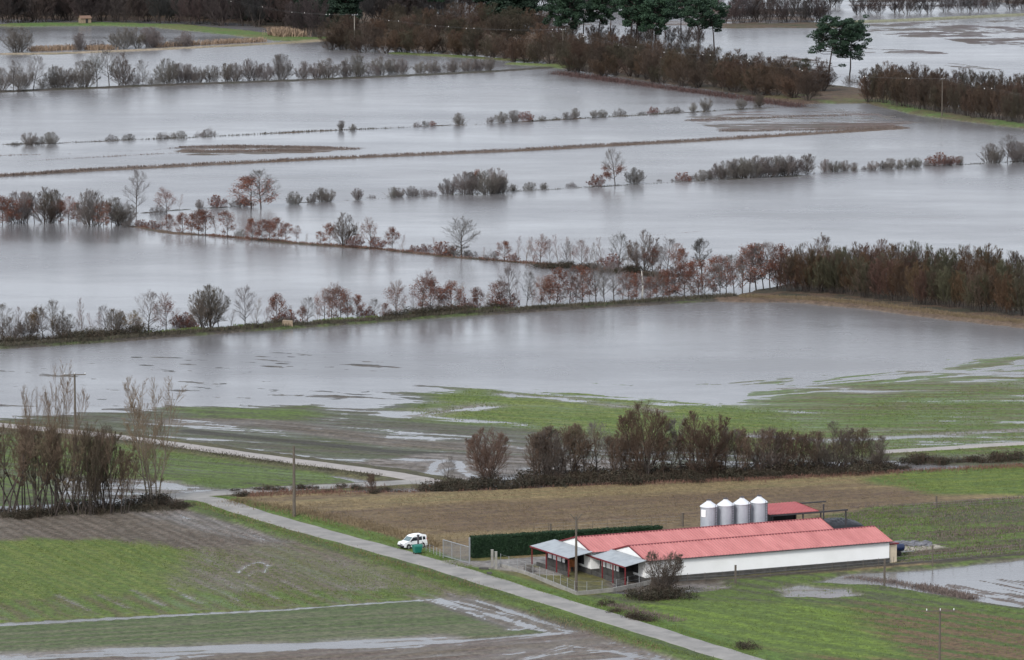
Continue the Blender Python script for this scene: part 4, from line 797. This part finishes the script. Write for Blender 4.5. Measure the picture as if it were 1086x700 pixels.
def barn(u0,u1,v0,W,label,cx):
    e=empty('livestock_barn',loc(u0,v0),AX); tag(e,label,'barn','long barns with red roofs')
    L_=u1-u0; he=2.55; hr=1.05; t=he+hr
    m=MB(); m.prism([(0,0,.62),(0,W,.62),(0,W,he),(0,W/2,t),(0,0,he)],(L_,0,0)); m.build('wall',M['wall_white'],e)
    m=MB(); m.box((L_/2,W/2,.16),(L_+.1,W+.1,.92)); m.build('plinth',M['plinth'],e)
    m=MB(); sl=hr/(W/2); ov=.28
    sheet(m,-.12,L_+.25,-ov,he+.10-ov*sl,W/2-.02,t+.10); sheet(m,-.12,L_+.25,W+ov,he+.10-ov*sl,W/2+.02,t+.10)
    m.build('roof',M['roof_red'],e)
    m=MB(); m.prism([(-.14,W/2-.18,t+.13),(-.14,W/2,t+.20),(-.14,W/2+.18,t+.13)],(L_+.4,0,0)); m.build('ridge_cap',M['trim_red'],e)
    m=MB(); m.tube((-.1,-ov-.05,he-.02),(L_+.2,-ov-.05,he-.02),.06,n=6); m.build('gutter',M['steel'],e)
    for s in (0,1):
        m=MB(); v_=-ov if s==0 else W+ov
        m.prism([(-.16,v_,he+.06-ov*sl),(-.16,W/2,t+.06),(-.16,W/2,t+.2),(-.16,v_,he+.2-ov*sl)],(.05,0,0)); m.build('verge_board',M['trim_red'],e)
    # front of the gable end: white doors, one panel painted with an opening's shade
    for (a,b,z0,z1,mt,nm) in ((W*.06,W*.16,.7,2.1,'white_paint','door'),(W*.22,W*.45,.9,2.2,'dark','opening_shade'),(W*.50,W*.62,.7,2.1,'white_paint','door'),(W*.64,W*.76,.7,2.1,'white_paint','door'),(W*.80,W*.97,.9,2.2,'white_paint','door')):
        m=MB(); m.box((-.03,(a+b)/2,(z0+z1)/2),(.06,b-a,z1-z0)); m.build(nm,M[mt],e)
    m=MB(); m.box((-.035,W*.12,1.45),(.07,W*.2-.5,1.5))
    # enclosed porch under the canopy: white shutters, gaps painted as inner shade, dark base
    m=MB(); m.box((-.95,W*.66+.1,.45),(1.7,W*.62,1.0)); m.build('porch_base',M['plinth'],e)
    m=MB(); m.box((-.95,W*.66+.1,1.45),(1.64,W*.61,1.0)); m.build('porch_room',M['dark'],e)
    for q,(y_,w_) in enumerate(((W*.42,.55),(W*.56,.95),(W*.70,.95),(W*.86,.9))):
        m=MB(); m.box((-1.80,y_,1.47),(.06,w_,.92)); m.build('shutter',M['white_paint'],e)
    # canopy sheet
    m=MB(); za=he+.15; zb=he-.38; ln=cx
    k=0
    vs=[];n=int(W*2/.24)+4
    for i in range(n+1):
        y=-.5+(W+1.7)*i/n; z=.05*(i%2)
        vs+=[(-.08,y,za+z),(-ln,y,zb+z),(-.08,y,za-.04),(-ln,y,zb-.04)]
    fs=[]
    for i in range(n): a=4*i;b=a+4; fs+=[(a,a+1,b+1,b),(a+2,b+2,b+3,a+3),(a+1,a+3,b+3,b+1),(a,b,b+2,a+2)]
    fs+=[(0,2,3,1),(4*n,4*n+1,4*n+3,4*n+2)]
    m.add(vs,fs); m.build('canopy',M['fibre'],e)
    m=MB(); m.box((-ln-.03,W/2+.35,zb-.06),(.06,W+1.7,.16)); m.build('canopy_fascia',M['trim_red'],e)
    for y in (-.4,W*.33,W*.66,W+1.0):
        m=MB(); m.box((-ln+.15,y,(zb-.1)/2-.1),(.11,.11,zb+.1)); m.build('canopy_post',M['trim_red'],e)
    m=MB(); m.box((-ln+.3,W/2,.12),(.2,W,.7)); m.build('low_wall',M['plinth'],e)
    return e
barn(-31.5,0,0,8,'long white barn with red ribbed roof nearest the lane, full white side wall showing',2.9)
e=barn(-34.3,-2.6,8.02,8,'long barn with red ribbed roof behind the white-walled one, beside the four silos',3.2)
# small annex at the right end of the front barn
e=empty('barn_annex',loc(.06,0),AX); tag(e,'small beige annex with red roof edge at right end of the white barn','annex')
m=MB(); m.box((.55,1.5,1.05),(1.0,2.6,2.1)); m.build('wall',M['beige'],e)
m=MB(); m.box((.62,1.5,2.22),(1.25,2.9,.14)); m.build('roof',M['trim_red'],e)
# silos
sil=[(751.5,'leftmost galvanised silo behind the barns, with a white plate near its top'),(769.3,'second galvanised silo from the left behind the barns'),(786.6,'third galvanised silo from the left behind the barns'),(804.8,'rightmost galvanised silo, next to the open red shed')]
for i,(x,l) in enumerate(sil):
    yb=584.5-i*1.6; u,v=loc_px(x,yb); p=loc(u,v); e=empty('silo',p,AX); tag(e,l,'silo','row of four galvanised silos')
    r=.98
    m=MB(); prof=[]
    z=1.0
    while z<5.0: prof+=[(r,z),(r-.008,z+.05)]; z+=.10
    m.lathe([(.15,.3)]+prof,28); m.build('body',M['galv'],e)
    m=MB(); m.lathe([(r+.07,4.98),(r+.07,5.04),(.26,5.62),(.26,5.74),(.1,5.80)],28); m.build('roof_cone',M['galv_top'],e)
    m=MB(); m.lathe([(.3,5.74),(.3,5.82),(.05,5.88)],16); m.build('lid',M['steel'],e)
    for k in range(4):
        a=k*math.pi/2+.6; m=MB(); m.tube((r*math.cos(a),r*math.sin(a),-.1),(r*math.cos(a),r*math.sin(a),1.6),.06,n=6); m.build('leg',M['steel'],e)
    m=MB(); a=-AX-.7
    for s in(-.18,.18): m.tube(((r+.12)*math.cos(a)-s*math.sin(a),(r+.12)*math.sin(a)+s*math.cos(a),.6),((r+.12)*math.cos(a)-s*math.sin(a),(r+.12)*math.sin(a)+s*math.cos(a),5.3),.025,n=5)
    for q in range(15):
        zz=.8+q*.3; m.tube(((r+.12)*math.cos(a)+.18*math.sin(a),(r+.12)*math.sin(a)-.18*math.cos(a),zz),((r+.12)*math.cos(a)-.18*math.sin(a),(r+.12)*math.sin(a)+.18*math.cos(a),zz),.018,n=5)
    m.build('ladder',M['steel'],e)
    if i==0:
        a=math.pi*1.28-AX; m=MB(); m.box(((r+.03)*math.cos(a),(r+.03)*math.sin(a),4.3),(.04,.62,.85),a); m.build('plate',M['white_paint'],e)
# open shed behind
def quad_px(x,y): u,v=loc_px(x,y); return u,v
us,vs_=loc_px(818,575); e=empty('open_shed',loc(us,vs_),AX); tag(e,'open-sided shed with faded red roof right of the silos','shed')
m=MB(); sheet(m,-.3,6.3,-.2,3.05,5.6,3.35,.4,.05); m.build('roof',M['roof_old'],e)
m=MB()
m.box((5.0,-.22,2.92),(10.4,.14,.2)); m.build('front_beam',M['steel'],e)
m=MB(); m.box((8.2,5.3,3.15),(4.2,.12,.16)); m.build('rear_beam',M['steel'],e)
for (a,b) in ((.1,-.1),(4.2,-.1),(6.6,-.1),(10.0,-.1),(.1,5.3),(6.2,5.3),(10.0,5.3)):
    m=MB(); m.box((a,b,1.3),(.14,.14,3.1)); m.build('post',M['steel'],e)
m=MB(); m.box((3.1,5.45,1.5),(6.2,.08,2.9)); m.build('back_wall',M['dark'],e)  # near-black walls: the shed's inner shade is put into their colour
m=MB(); m.box((-.02,2.6,1.5),(.08,5.4,2.9)); m.build('side_wall',M['dark'],e)
us,vs_=loc_px(877,566); e=MB(); rg=np.random.default_rng(3)
nx,ny=24,14; vv=[]
for j in range(ny+1):
    for i in range(nx+1):
        a=i/nx;b=j/ny; hgt=1.15*(math.sin(math.pi*a)**.35)*(math.sin(math.pi*b)**.4)+.07*rg.normal()*math.sin(math.pi*a)*math.sin(math.pi*b)
        vv.append((a*6.5-1,b*4.5,hgt-.05))
e.add(vv,[(j*(nx+1)+i,j*(nx+1)+i+1,(j+1)*(nx+1)+i+1,(j+1)*(nx+1)+i) for j in range(ny) for i in range(nx)])
o=e.build('covered_heap',M['tarp']); p=loc(us,vs_); o.location=p; o.rotation_euler=(0,0,AX); tag(o,'low heap under black tarpaulin beneath the open steel frame','heap')
# clutter behind the right end
def at(x,y): p=g(x,y); p.z=gz(p.x,p.y); return p
p=at(965,580); m=MB(); rg=np.random.default_rng(5)
for k in range(150):
    a=rg.uniform(-2.4,2.4); m.box((a,np.clip(rg.normal()*.9,-1.6,1.6),.04+.12*rg.uniform()),(rg.uniform(.2,.9),rg.uniform(.2,.6),rg.uniform(.06,.22)),rg.uniform(0,3))
o=m.build('rubble_heap',M['debris']); o.location=p; tag(o,'heap of dark rubble and sheets beside the concrete pad','rubble')
p=at(952,591); e=empty('tank_trailer',p,.2); tag(e,'small dark-blue tank trailer parked at the right end of white barn','trailer')
m=MB(); m.lathe([(.2,-.8),(.42,-.7),(.46,0),(.42,.7),(.2,.8)],18); o=m.build('tank',M['bluetank'],e,smooth=True); o.rotation_euler=(0,math.pi/2,0); o.location=(0,0,.95)
m=MB(); m.box((0,0,.45),(1.7,.7,.1)); m.box((1.3,0,.45),(1.3,.08,.08)); m.build('chassis',M['fence'],e)
for s in(-1,1): m=MB(); m.tube((0,s*.5-.1,.32),(0,s*.5+.1,.32),.32,n=16); m.build('wheel',M['rubber'],e)
# stuff under the canopies
for (x,y,mt,nm,lb,d,h) in ((599,602,'bluepl','barrel','blue plastic barrel under the rear barn canopy',.3,.95),):
    p=at(x,y); m=MB(); m.lathe([(d*.9,0),(d,.1),(d,h*.3),(d*1.03,h*.33),(d,h*.36),(d,h-.1),(d*.85,h)],18); o=m.build(nm,M[mt],smooth=False); o.location=p; tag(o,lb,'barrel')
p=at(606.5,609); e=empty('feed_hopper',p,.3); tag(e,'rusty orange hopper standing beside the pole in the farm yard','hopper')
m=MB(); m.hexa([(-.25,-.25,.6),(.25,-.25,.6),(.25,.25,.6),(-.25,.25,.6)],[(-.5,-.5,1.5),(.5,-.5,1.5),(.5,.5,1.5),(-.5,.5,1.5)]); m.build('bin',M['orange'],e)
for a in((-.35,-.35),(.35,-.35),(.35,.35),(-.35,.35)): m=MB(); m.box((a[0],a[1],.5),(.08,.08,1.2)); m.build('leg',M['orange'],e)
# clipped hedge
def hedge():
    A=g(502,595); B_=g(703,583); A.z=B_.z=0; d=(B_-A); Ln=d.length; rz=math.atan2(d.y,d.x); e=empty('clipped_hedge',(A.x,A.y,.3),rz)
    tag(e,'long dark green clipped hedge running behind the barns','hedge'); m=MB(); m.box((Ln/2,.65,1.15),(Ln-.2,1.0,2.3)); m.build('stems',M['hedge'],e)
    n=42000; rg=np.random.default_rng(8); P=rg.uniform(0,1,(n,3))*np.array([Ln,1.3,2.5]); f=rg.uniform(0,1,n)
    top=f<.3; fr=(f>=.3)&(f<.85); P[top,2]=2.4; P[fr,1]=0.05; bk=f>=.93; P[bk,1]=1.25; en=(f>=.85)&(f<.93); P[en,0]=.05
    P+=rg.normal(size=(n,3))*.05; P[:,2]+=.10*(vn(P[:,0]/1.1,P[:,1]*0,4)-.5)*(P[:,2]>1)
    V,F=leaf_quads(P,.075,rg); mesh_obj('foliage',np_mesh('hedge_foliage',V,F,np.full(len(F),4),[M['hedge']]),e)
hedge()
# ------------------------------------------------------------------ van
def van():
    p=at(437.5,584); p.z=ROADZ; e=empty('parked_van',p,R(216)); e.scale=(.79,.79,.85); tag(e,'small white van parked facing left on the verge beside the lane','van')
    low=[(2.02,.32),(2.06,.62),(1.92,.86),(1.15,1.0),(-2.0,1.0),(-2.06,.62),(-2.03,.32)]
    up=[(1.15,1.0),(.48,1.58),(.15,1.72),(-.6,1.80),(-1.55,1.79),(-1.93,1.66),(-2.0,1.0)]
    y0,y1=.84,.70; yy=lambda z:y0-(z-1.0)/.8*(y0-y1) if z>1 else y0-(.05 if z<.4 else 0)*0
    m=MB()
    full=low[:4]+up[1:6]+low[4:]
    n=len(full); L_=[(x,yy(z),z) for x,z in full]; Rr=[(x,-yy(z),z) for x,z in full]
    m.v=L_+Rr; idx={q:i for i,q in enumerate(full)}
    for k in range(n): m.f.append((k,n+k,n+(k+1)%n,(k+1)%n))
    li=[idx[q] for q in low]; ui=[idx[q] for q in up]
    m.f+= [tuple(reversed(li)),tuple(n+i for i in li),tuple(ui[::-1]),tuple(n+i for i in ui)]
    o=m.build('body',M['car_white'],e,bevel=.05)
    def side_win(name,pts,off=.012):
        for s in(1,-1):
            m=MB(); m.prism([(x,s*(yy(z)-.01),z) for x,z in pts],(0,s*(off+.012),0)); m.build(name,M['glass'],e)
    side_win('side_window',[(.95,1.06),(.42,1.53),(-.28,1.56),(-.28,1.06)]); side_win('side_window',[(-.42,1.08),(-.42,1.57),(-1.15,1.57),(-1.15,1.08)]); side_win('side_window',[(-1.3,1.1),(-1.3,1.56),(-1.75,1.5),(-1.8,1.1)])
    m=MB(); a,b=(1.10,1.045),(.52,1.545); m.prism([(a[0],yy(a[1])-.08,a[1]),(a[0],-yy(a[1])+.08,a[1]),(b[0],-yy(b[1])+.08,b[1]),(b[0],yy(b[1])-.08,b[1])],(.03,0,.035)); m.build('windscreen',M['windscreen'],e)
    m=MB(); m.prism([(-2.0,.6,1.08),(-2.0,-.6,1.08),(-1.95,-.56,1.58),(-1.95,.56,1.58)],(-.03,0,0)); m.build('rear_window',M['glass'],e)
    m=MB(); m.box((2.0,0,.42),(.2,1.66,.26)); m.build('front_bumper',M['bumper'],e,bevel=.03)
    m=MB(); m.box((-2.02,0,.42),(.16,1.66,.24)); m.build('rear_bumper',M['bumper'],e,bevel=.03)
    m=MB(); m.box((2.03,0,.66),(.06,.7,.12)); m.build('grille',M['bumper'],e)
    for s in(-1,1):
        m=MB(); m.box((1.97,s*.62,.74),(.16,.32,.16)); m.build('headlight',M['lamp'],e,bevel=.03)
        m=MB(); m.box((-2.0,s*.78,1.1),(.08,.1,.4)); m.build('tail_light',M['taill'],e)
        m=MB(); m.box((.9,s*.93,1.08),(.12,.16,.14)); m.build('mirror',M['bumper'],e,bevel=.02)
        m=MB(); m.box((0,s*.85,.55),(2.0,.03,.10)); m.build('side_strip',M['bumper'],e)
        for x in (1.28,-1.28):
            m=MB(); m.tube((x,s*.70,.34),(x,s*.853,.34),.38,n=24); m.build('wheel_arch',M['bumper'],e)
            w=MB(); w.tube((x,s*.68,.29),(x,s*.875,.29),.30,n=24); w=w.build('wheel',M['rubber'],e)
            m=MB(); m.tube((x,s*.875,.29),(x,s*.885,.29),.19,n=16); m.build('wheel_trim',M['hub'],w)
van()
def bin_():
    p=at(442.5,590.5); p.z=ROADZ-.02; e=empty('waste_container',p,R(25)); e.scale=(.85,.85,.9); tag(e,'green plastic waste container with lid beside the parked white van','container')
    m=MB(); m.hexa([(-.45,-.38,.18),(.45,-.38,.18),(.45,.38,.18),(-.45,.38,.18)],[(-.6,-.5,.98),(.6,-.5,.98),(.6,.5,.98),(-.6,.5,.98)]); m.build('body',M['green_bin'],e,bevel=.06)
    m=MB(); m.prism([(-.64,-.54,.985),(-.64,.52,.985),(-.64,.35,1.2),(-.64,-.1,1.28),(-.64,-.4,1.18)],(1.28,0,0)); m.build('lid',M['green_bin'],e,bevel=.04)
    for x in(-.4,.4):
        for y in(-.3,.3): m=MB(); m.tube((x,y-.04,.09),(x,y+.04,.09),.09,n=12); m.build('castor',M['rubber'],e)
    p=at(443.5,588); m=MB(); m.box((0,0,.9),(.22,.2,2.0)); m.box((0,0,1.95),(.3,.28,.12)); o=m.build('wooden_post',M['steel']); o.location=p; tag(o,'short dark post behind the green container by the van','post')
bin_()
# ------------------------------------------------------------------ utility poles
def pole(x,y,h,label,mt='pole_wood',arm=2.4,rz=0.0,vee=False,r=.14,arms=1,group=None):
    p=at(x,y); e=empty('utility_pole',p,rz); tag(e,label,'utility pole',group)
    m=MB(); m.tube((0,0,-.3),(0,0,h),r*1.25,r*.8,n=10); m.build('pole',M[mt],e)
    if arm:
        m=MB()
        if vee: m.tube((0,0,h-.5),(-arm/2,0,h+.3),.05,n=6); m.tube((0,0,h-.5),(arm/2,0,h+.3),.05,n=6)
        else: m.box((0,-.16,h-.18),(arm,.1,.12))
        m.build('crossarm',M[mt if mt!='pole_conc' else 'fence'],e)
        for q in (() if vee else (-1,0,1)):
            X=q*arm/2*.94; Z=(h+.3 if q else h) if vee else h-.12; m=MB(); m.lathe([(.025,0),(.05,.05),(.03,.09),(.05,.13),(.03,.19),(.015,.2)],8,(X,-.16 if not vee else 0,Z)); m.build('insulator',M['ceramic'],e)
    return e
pole(312,551,8.7,'plain dark pole beside the lane at left of the tan field','pole_wood',0,r=.17)
pole(611,632,8.6,'dark wooden utility pole with V-shaped arms before the barn canopies','pole_wood',1.3,vee=True)
pole(80,479,10.3,'tall utility pole with wide T crossbar above the left clump','pole_wood',2.9,R(8),r=.15)
pole(996,744,9.1,'utility pole with white insulators at the bottom right corner','pole_wood',2.9,R(5),r=.12)
G4='far power line poles'
FP=[(376,52,10.2,'far pale power pole at the top left with a wide white crossarm'),(597,70,9.4,'far slim power pole on the green bank patch near the top centre'),(767,97,8.8,'far slim power pole standing among willows below bright water'),(999,125,8.8,'far slim power pole before the dark thicket at upper right')]
for x,y,h,l in FP: pole(x,y,h,l,'pole_conc' if x==376 else 'pole_wood',3.0 if x==376 else 2.0,R(60),r=.13,group=G4)
def wires():
    P=[]
    for x,y,h,l in [(200,22,10,'')]+FP+[(1300,160,9,'')]:
        p=at(x,y); P.append(Vector((p.x,p.y,p.z+h)))
    for k in range(len(P)-1):
        e=empty('power_line_span',P[k]); tag(e,['power line span running out of frame left of the pale far pole','power line span between the pale far pole and the pole at top centre','power line span between the top centre pole and the pole among willows','power line span between the willow pole and the thicket pole','power line span running out of frame right of the thicket pole'][k],'power line',G4.replace('poles','wires'))
        D=P[k+1]-P[k]; sg=D.length*.018
        for s in(-.9,.9):
            m=MB(); off=Vector((-D.y,D.x,0)).normalized()*s; n=24
            f=lambda t:D*t+off-Vector((0,0,4*sg*t*(1-t)))
            for i in range(n): m.tube(f(i/n),f((i+1)/n),.014,n=4,cap=False)
            m.build('wire',M['wire'],e)
            for q in range(4):
                t=(q+.5+random.uniform(-.35,.35))/4+.02*s; c=f(t); mm=MB(); mm.lathe([(.03,-.11),(.075,-.06),(.085,0),(.075,.06),(.03,.11)],8,c); mm.build('marker',M['diverter'],e)
wires()
# ------------------------------------------------------------------ fences and posts
def post(x,y,h,label,w=.18,mt='pole_wood',group=None):
    p=at(x,y); m=MB(); m.box((0,0,h/2-.2),(w,w,h+.4)); m.box((0,0,h+.03),(w*1.15,w*1.15,.06)); o=m.build('fence_post',M[mt],bevel=.02); o.location=p; o.rotation_euler=(0,0,random.uniform(0,1)); tag(o,label,'post',group)
post(938,622,3.3,'tall dark post at the left edge of the muddy pool',.2)
post(1.0*989,603,2.4,'thin grey post at the far edge of the muddy pool',.14)
post(780,621,2.0,'dark post on the low kerb in front of the white barn wall',.2)
post(724,561,1.6,'wooden post just left of the four silos',.2)
post(584,570,1.3,'lone wooden post at the field edge behind the clipped hedge',.18)
post(993,541,1.4,'lone wooden post in the field at the right beyond the barns',.18)
post(522,604,1.9,'left of the two concrete gate posts at the yard entrance',.28,'concrete')
post(526,606,1.9,'right of the two concrete gate posts at the yard entrance',.28,'concrete')
post(498,598,2.7,'pale square gate post left of the clipped hedge',.16,'fence')
def wire_fence(name,pts,h,n,label,cat='fence',rails=(.3,.6,.95),mt='fence',pr=.03,kerb=None,mesh=False):
    P=[at(*p) for p in pts]; e=empty(name,P[0]); tag(e,label,cat)
    Q=[]; Ls=[(P[k+1]-P[k]).length for k in range(len(P)-1)]; T=sum(Ls)
    for q in range(n+1):
        t=q/n*T;k=0
        while k<len(Ls)-1 and t>Ls[k]: t-=Ls[k];k+=1
        Q.append(P[k].lerp(P[k+1],t/Ls[k])-P[0])
    for q in Q: m=MB(); m.tube(q+Vector((0,0,-.3)),q+Vector((0,0,h)),pr*1.3,pr,n=6); m.build('post',M[mt],e)
    m=MB()
    for i in range(n):
        for r_ in rails: m.tube(Q[i]+Vector((0,0,r_*h)),Q[i+1]+Vector((0,0,r_*h)),.008 if mesh is False else .014,n=4,cap=False)
    m.build('wires',M['fence'],e)
    if kerb:
        m=MB()
        for i in range(len(P)-1):
            a,b_=P[i]-P[0],P[i+1]-P[0]; d=b_-a; m.box(((a.x+b_.x)/2,(a.y+b_.y)/2,kerb/2-.05),(math.hypot(d.x,d.y),.2,kerb+.1),math.atan2(d.y,d.x))
        m.build('kerb',M['concrete'],e)
wire_fence('yard_fence',[(531,604),(560,613),(612,634),(650,630),(690,622)],1.5,16,'grey wire fence on a low kerb round the farm yard near lane',kerb=.35)
wire_fence('wire_fence',[(692,621),(780,618),(860,611),(943,604),(1010,598),(1086,590)],1.1,24,'thin wire fence running in front of the white barn wall',mt='pole_wood',pr=.022)
wire_fence('wire_fence',[(566,568),(640,564),(722,560)],1.2,10,'thin wire fence at the edge of tan field behind the hedge',mt='pole_wood',pr=.025)
wire_fence('wire_fence',[(957,546),(1010,541),(1086,536)],.9,8,'low wire fence crossing the grass at far right',mt='pole_wood',pr=.03)
wire_fence('low_fence',[(448,585),(460,590),(470,595)],.9,6,'short wire fence between the green container and the gate',pr=.04)
# sliding mesh gate
A=at(470,594); B_=at(498,602); d=B_-A; e=empty('field_gate',A,math.atan2(d.y,d.x)); tag(e,'grey mesh gate with pale top rail standing open left of the hedge','gate'); Lg=d.length
m=MB(); m.tube((0,0,2.05),(Lg,0,2.05),.06,n=8); m.tube((0,0,.2),(Lg,0,.2),.05,n=8)
for s in(0,.33,.66,1): m.tube((Lg*s,0,.1),(Lg*s,0,2.05),.045,n=8)
m.build('frame',M['gate_rail'],e)
m=MB()
for k in range(60): m.tube((Lg*k/60,0,.2),(Lg*k/60,0,2.05),.010,n=4,cap=False)
for k in range(12): m.tube((0,0,.2+k*.15),(Lg,0,.2+k*.15),.010,n=4,cap=False)
m.build('mesh_panel',M['fence'],e)
# kerb stones by the yard entrance, stone block and ruin
for x,y,l in ((513,607,'larger dark kerb stone lying at the edge of the yard entrance'),(519,612,'smaller dark kerb stone lying on verge nearest the lane')):
    p=at(x,y); m=MB(); m.box((0,0,.12),(1.1 if x==513 else .6,.35,.28)); o=m.build('kerb_stone',M['plinth'],bevel=.04); o.location=p; tag(o,l,'kerb stone')
p=at(305,348); m=MB(); m.hexa([(-1.1,-.7,-.3),(1.1,-.7,-.3),(1.1,.7,-.3),(-1.1,.7,-.3)],[(-1.0,-.6,1.1),(1.05,-.55,.9),(.95,.6,1.0),(-.9,.6,1.15)]); o=m.build('stone_block',M['brick'],bevel=.08); o.location=p; o.scale=(.8,.8,.75); tag(o,'pale orange stone block at water edge of the main causeway','stone block')
p=at(90,26); e=empty('stone_hut',p,.4); e.scale=(.8,.8,.75); tag(e,'tiny pale stone hut on far green bank before the dark wood','hut')
m=MB(); m.prism([(-2.0,-1.5,0),(-2.0,1.5,0),(-2.0,1.5,1.9),(-2.0,0,2.7),(-2.0,-1.5,1.9)],(4.0,0,0)); m.build('wall',M['brick'],e)
m=MB(); m.prism([(-2.2,-1.8,1.8),(-2.2,0,2.75),(-2.2,1.8,1.8),(-2.2,1.8,1.95),(-2.2,0,2.95),(-2.2,-1.8,1.95)],(4.4,0,0)); m.build('roof',M['tile'],e)
m=MB(); m.box((.3,-1.5,.9),(.9,.08,1.8)); m.build('door',M['dark'],e)
# ------------------------------------------------------------------ light
wd=bpy.data.worlds.new('World'); scene.world=wd; wd.use_nodes=True; nt=wd.node_tree; N=nt.nodes; L=nt.links; bg=N['Background']
sky=N.new('ShaderNodeTexSky'); sky.sky_type='NISHITA'; sky.sun_disc=False; SE,SR=R(36),R(-152)   # sun to the left and a little behind the viewer
sky.sun_elevation=SE; sky.sun_rotation=SR; sky.air_density=1.5; sky.dust_density=3; sky.altitude=100
hs=N.new('ShaderNodeHueSaturation'); hs.inputs['Saturation'].default_value=.35; L.new(sky.outputs[0],hs.inputs['Color'])
mx=N.new('ShaderNodeMix'); mx.data_type='RGBA'; mx.inputs[0].default_value=SKYMIX; mx.inputs[7].default_value=(*SKYGREY,1)
L.new(hs.outputs[0],mx.inputs[6]); L.new(mx.outputs[2],bg.inputs[0]); bg.inputs[1].default_value=.1
sl=bpy.data.lights.new('sun','SUN'); sl.energy=1.4; sl.angle=R(12); sl.color=(1,.96,.9); so=bpy.data.objects.new('sun',sl); link(so)
dv=Vector((math.sin(SR)*math.cos(SE),math.cos(SR)*math.cos(SE),math.sin(SE))); so.rotation_euler=dv.to_track_quat('Z','Y').to_euler()
# ------------------------------------------------------------------ camera
cd=bpy.data.cameras.new('camera'); cd.sensor_width=36; cd.sensor_fit='HORIZONTAL'; cd.lens=FPX/IW*36; cd.clip_start=1; cd.clip_end=30000
co=bpy.data.objects.new('camera',cd); link(co); co.location=(0,0,CAMH); co.rotation_euler=(math.pi/2-PITCH,0,0); scene.camera=co
scene.view_settings.view_transform='Standard'; scene.view_settings.look='None'; scene.view_settings.gamma=1; scene.view_settings.exposure=EXPO
scene.cycles.max_bounces=5; scene.cycles.diffuse_bounces=2; scene.cycles.glossy_bounces=2; scene.cycles.use_denoising=True; scene.cycles.caustics_reflective=False
if HAZE:
    m=bpy.data.materials.new('haze_air'); m.use_nodes=True; nt=m.node_tree; nt.nodes.clear(); out=nt.nodes.new('ShaderNodeOutputMaterial'); pv=nt.nodes.new('ShaderNodeVolumePrincipled'); pv.inputs['Color'].default_value=(.82,.88,1,1); pv.inputs['Density'].default_value=HAZE; nt.links.new(pv.outputs[0],out.inputs['Volume'])
    b=MB(); b.box((0,7000,75),(17000,15000,156)); tag(b.build('haze',m),'thin pale haze over the flood plain',kind='stuff')
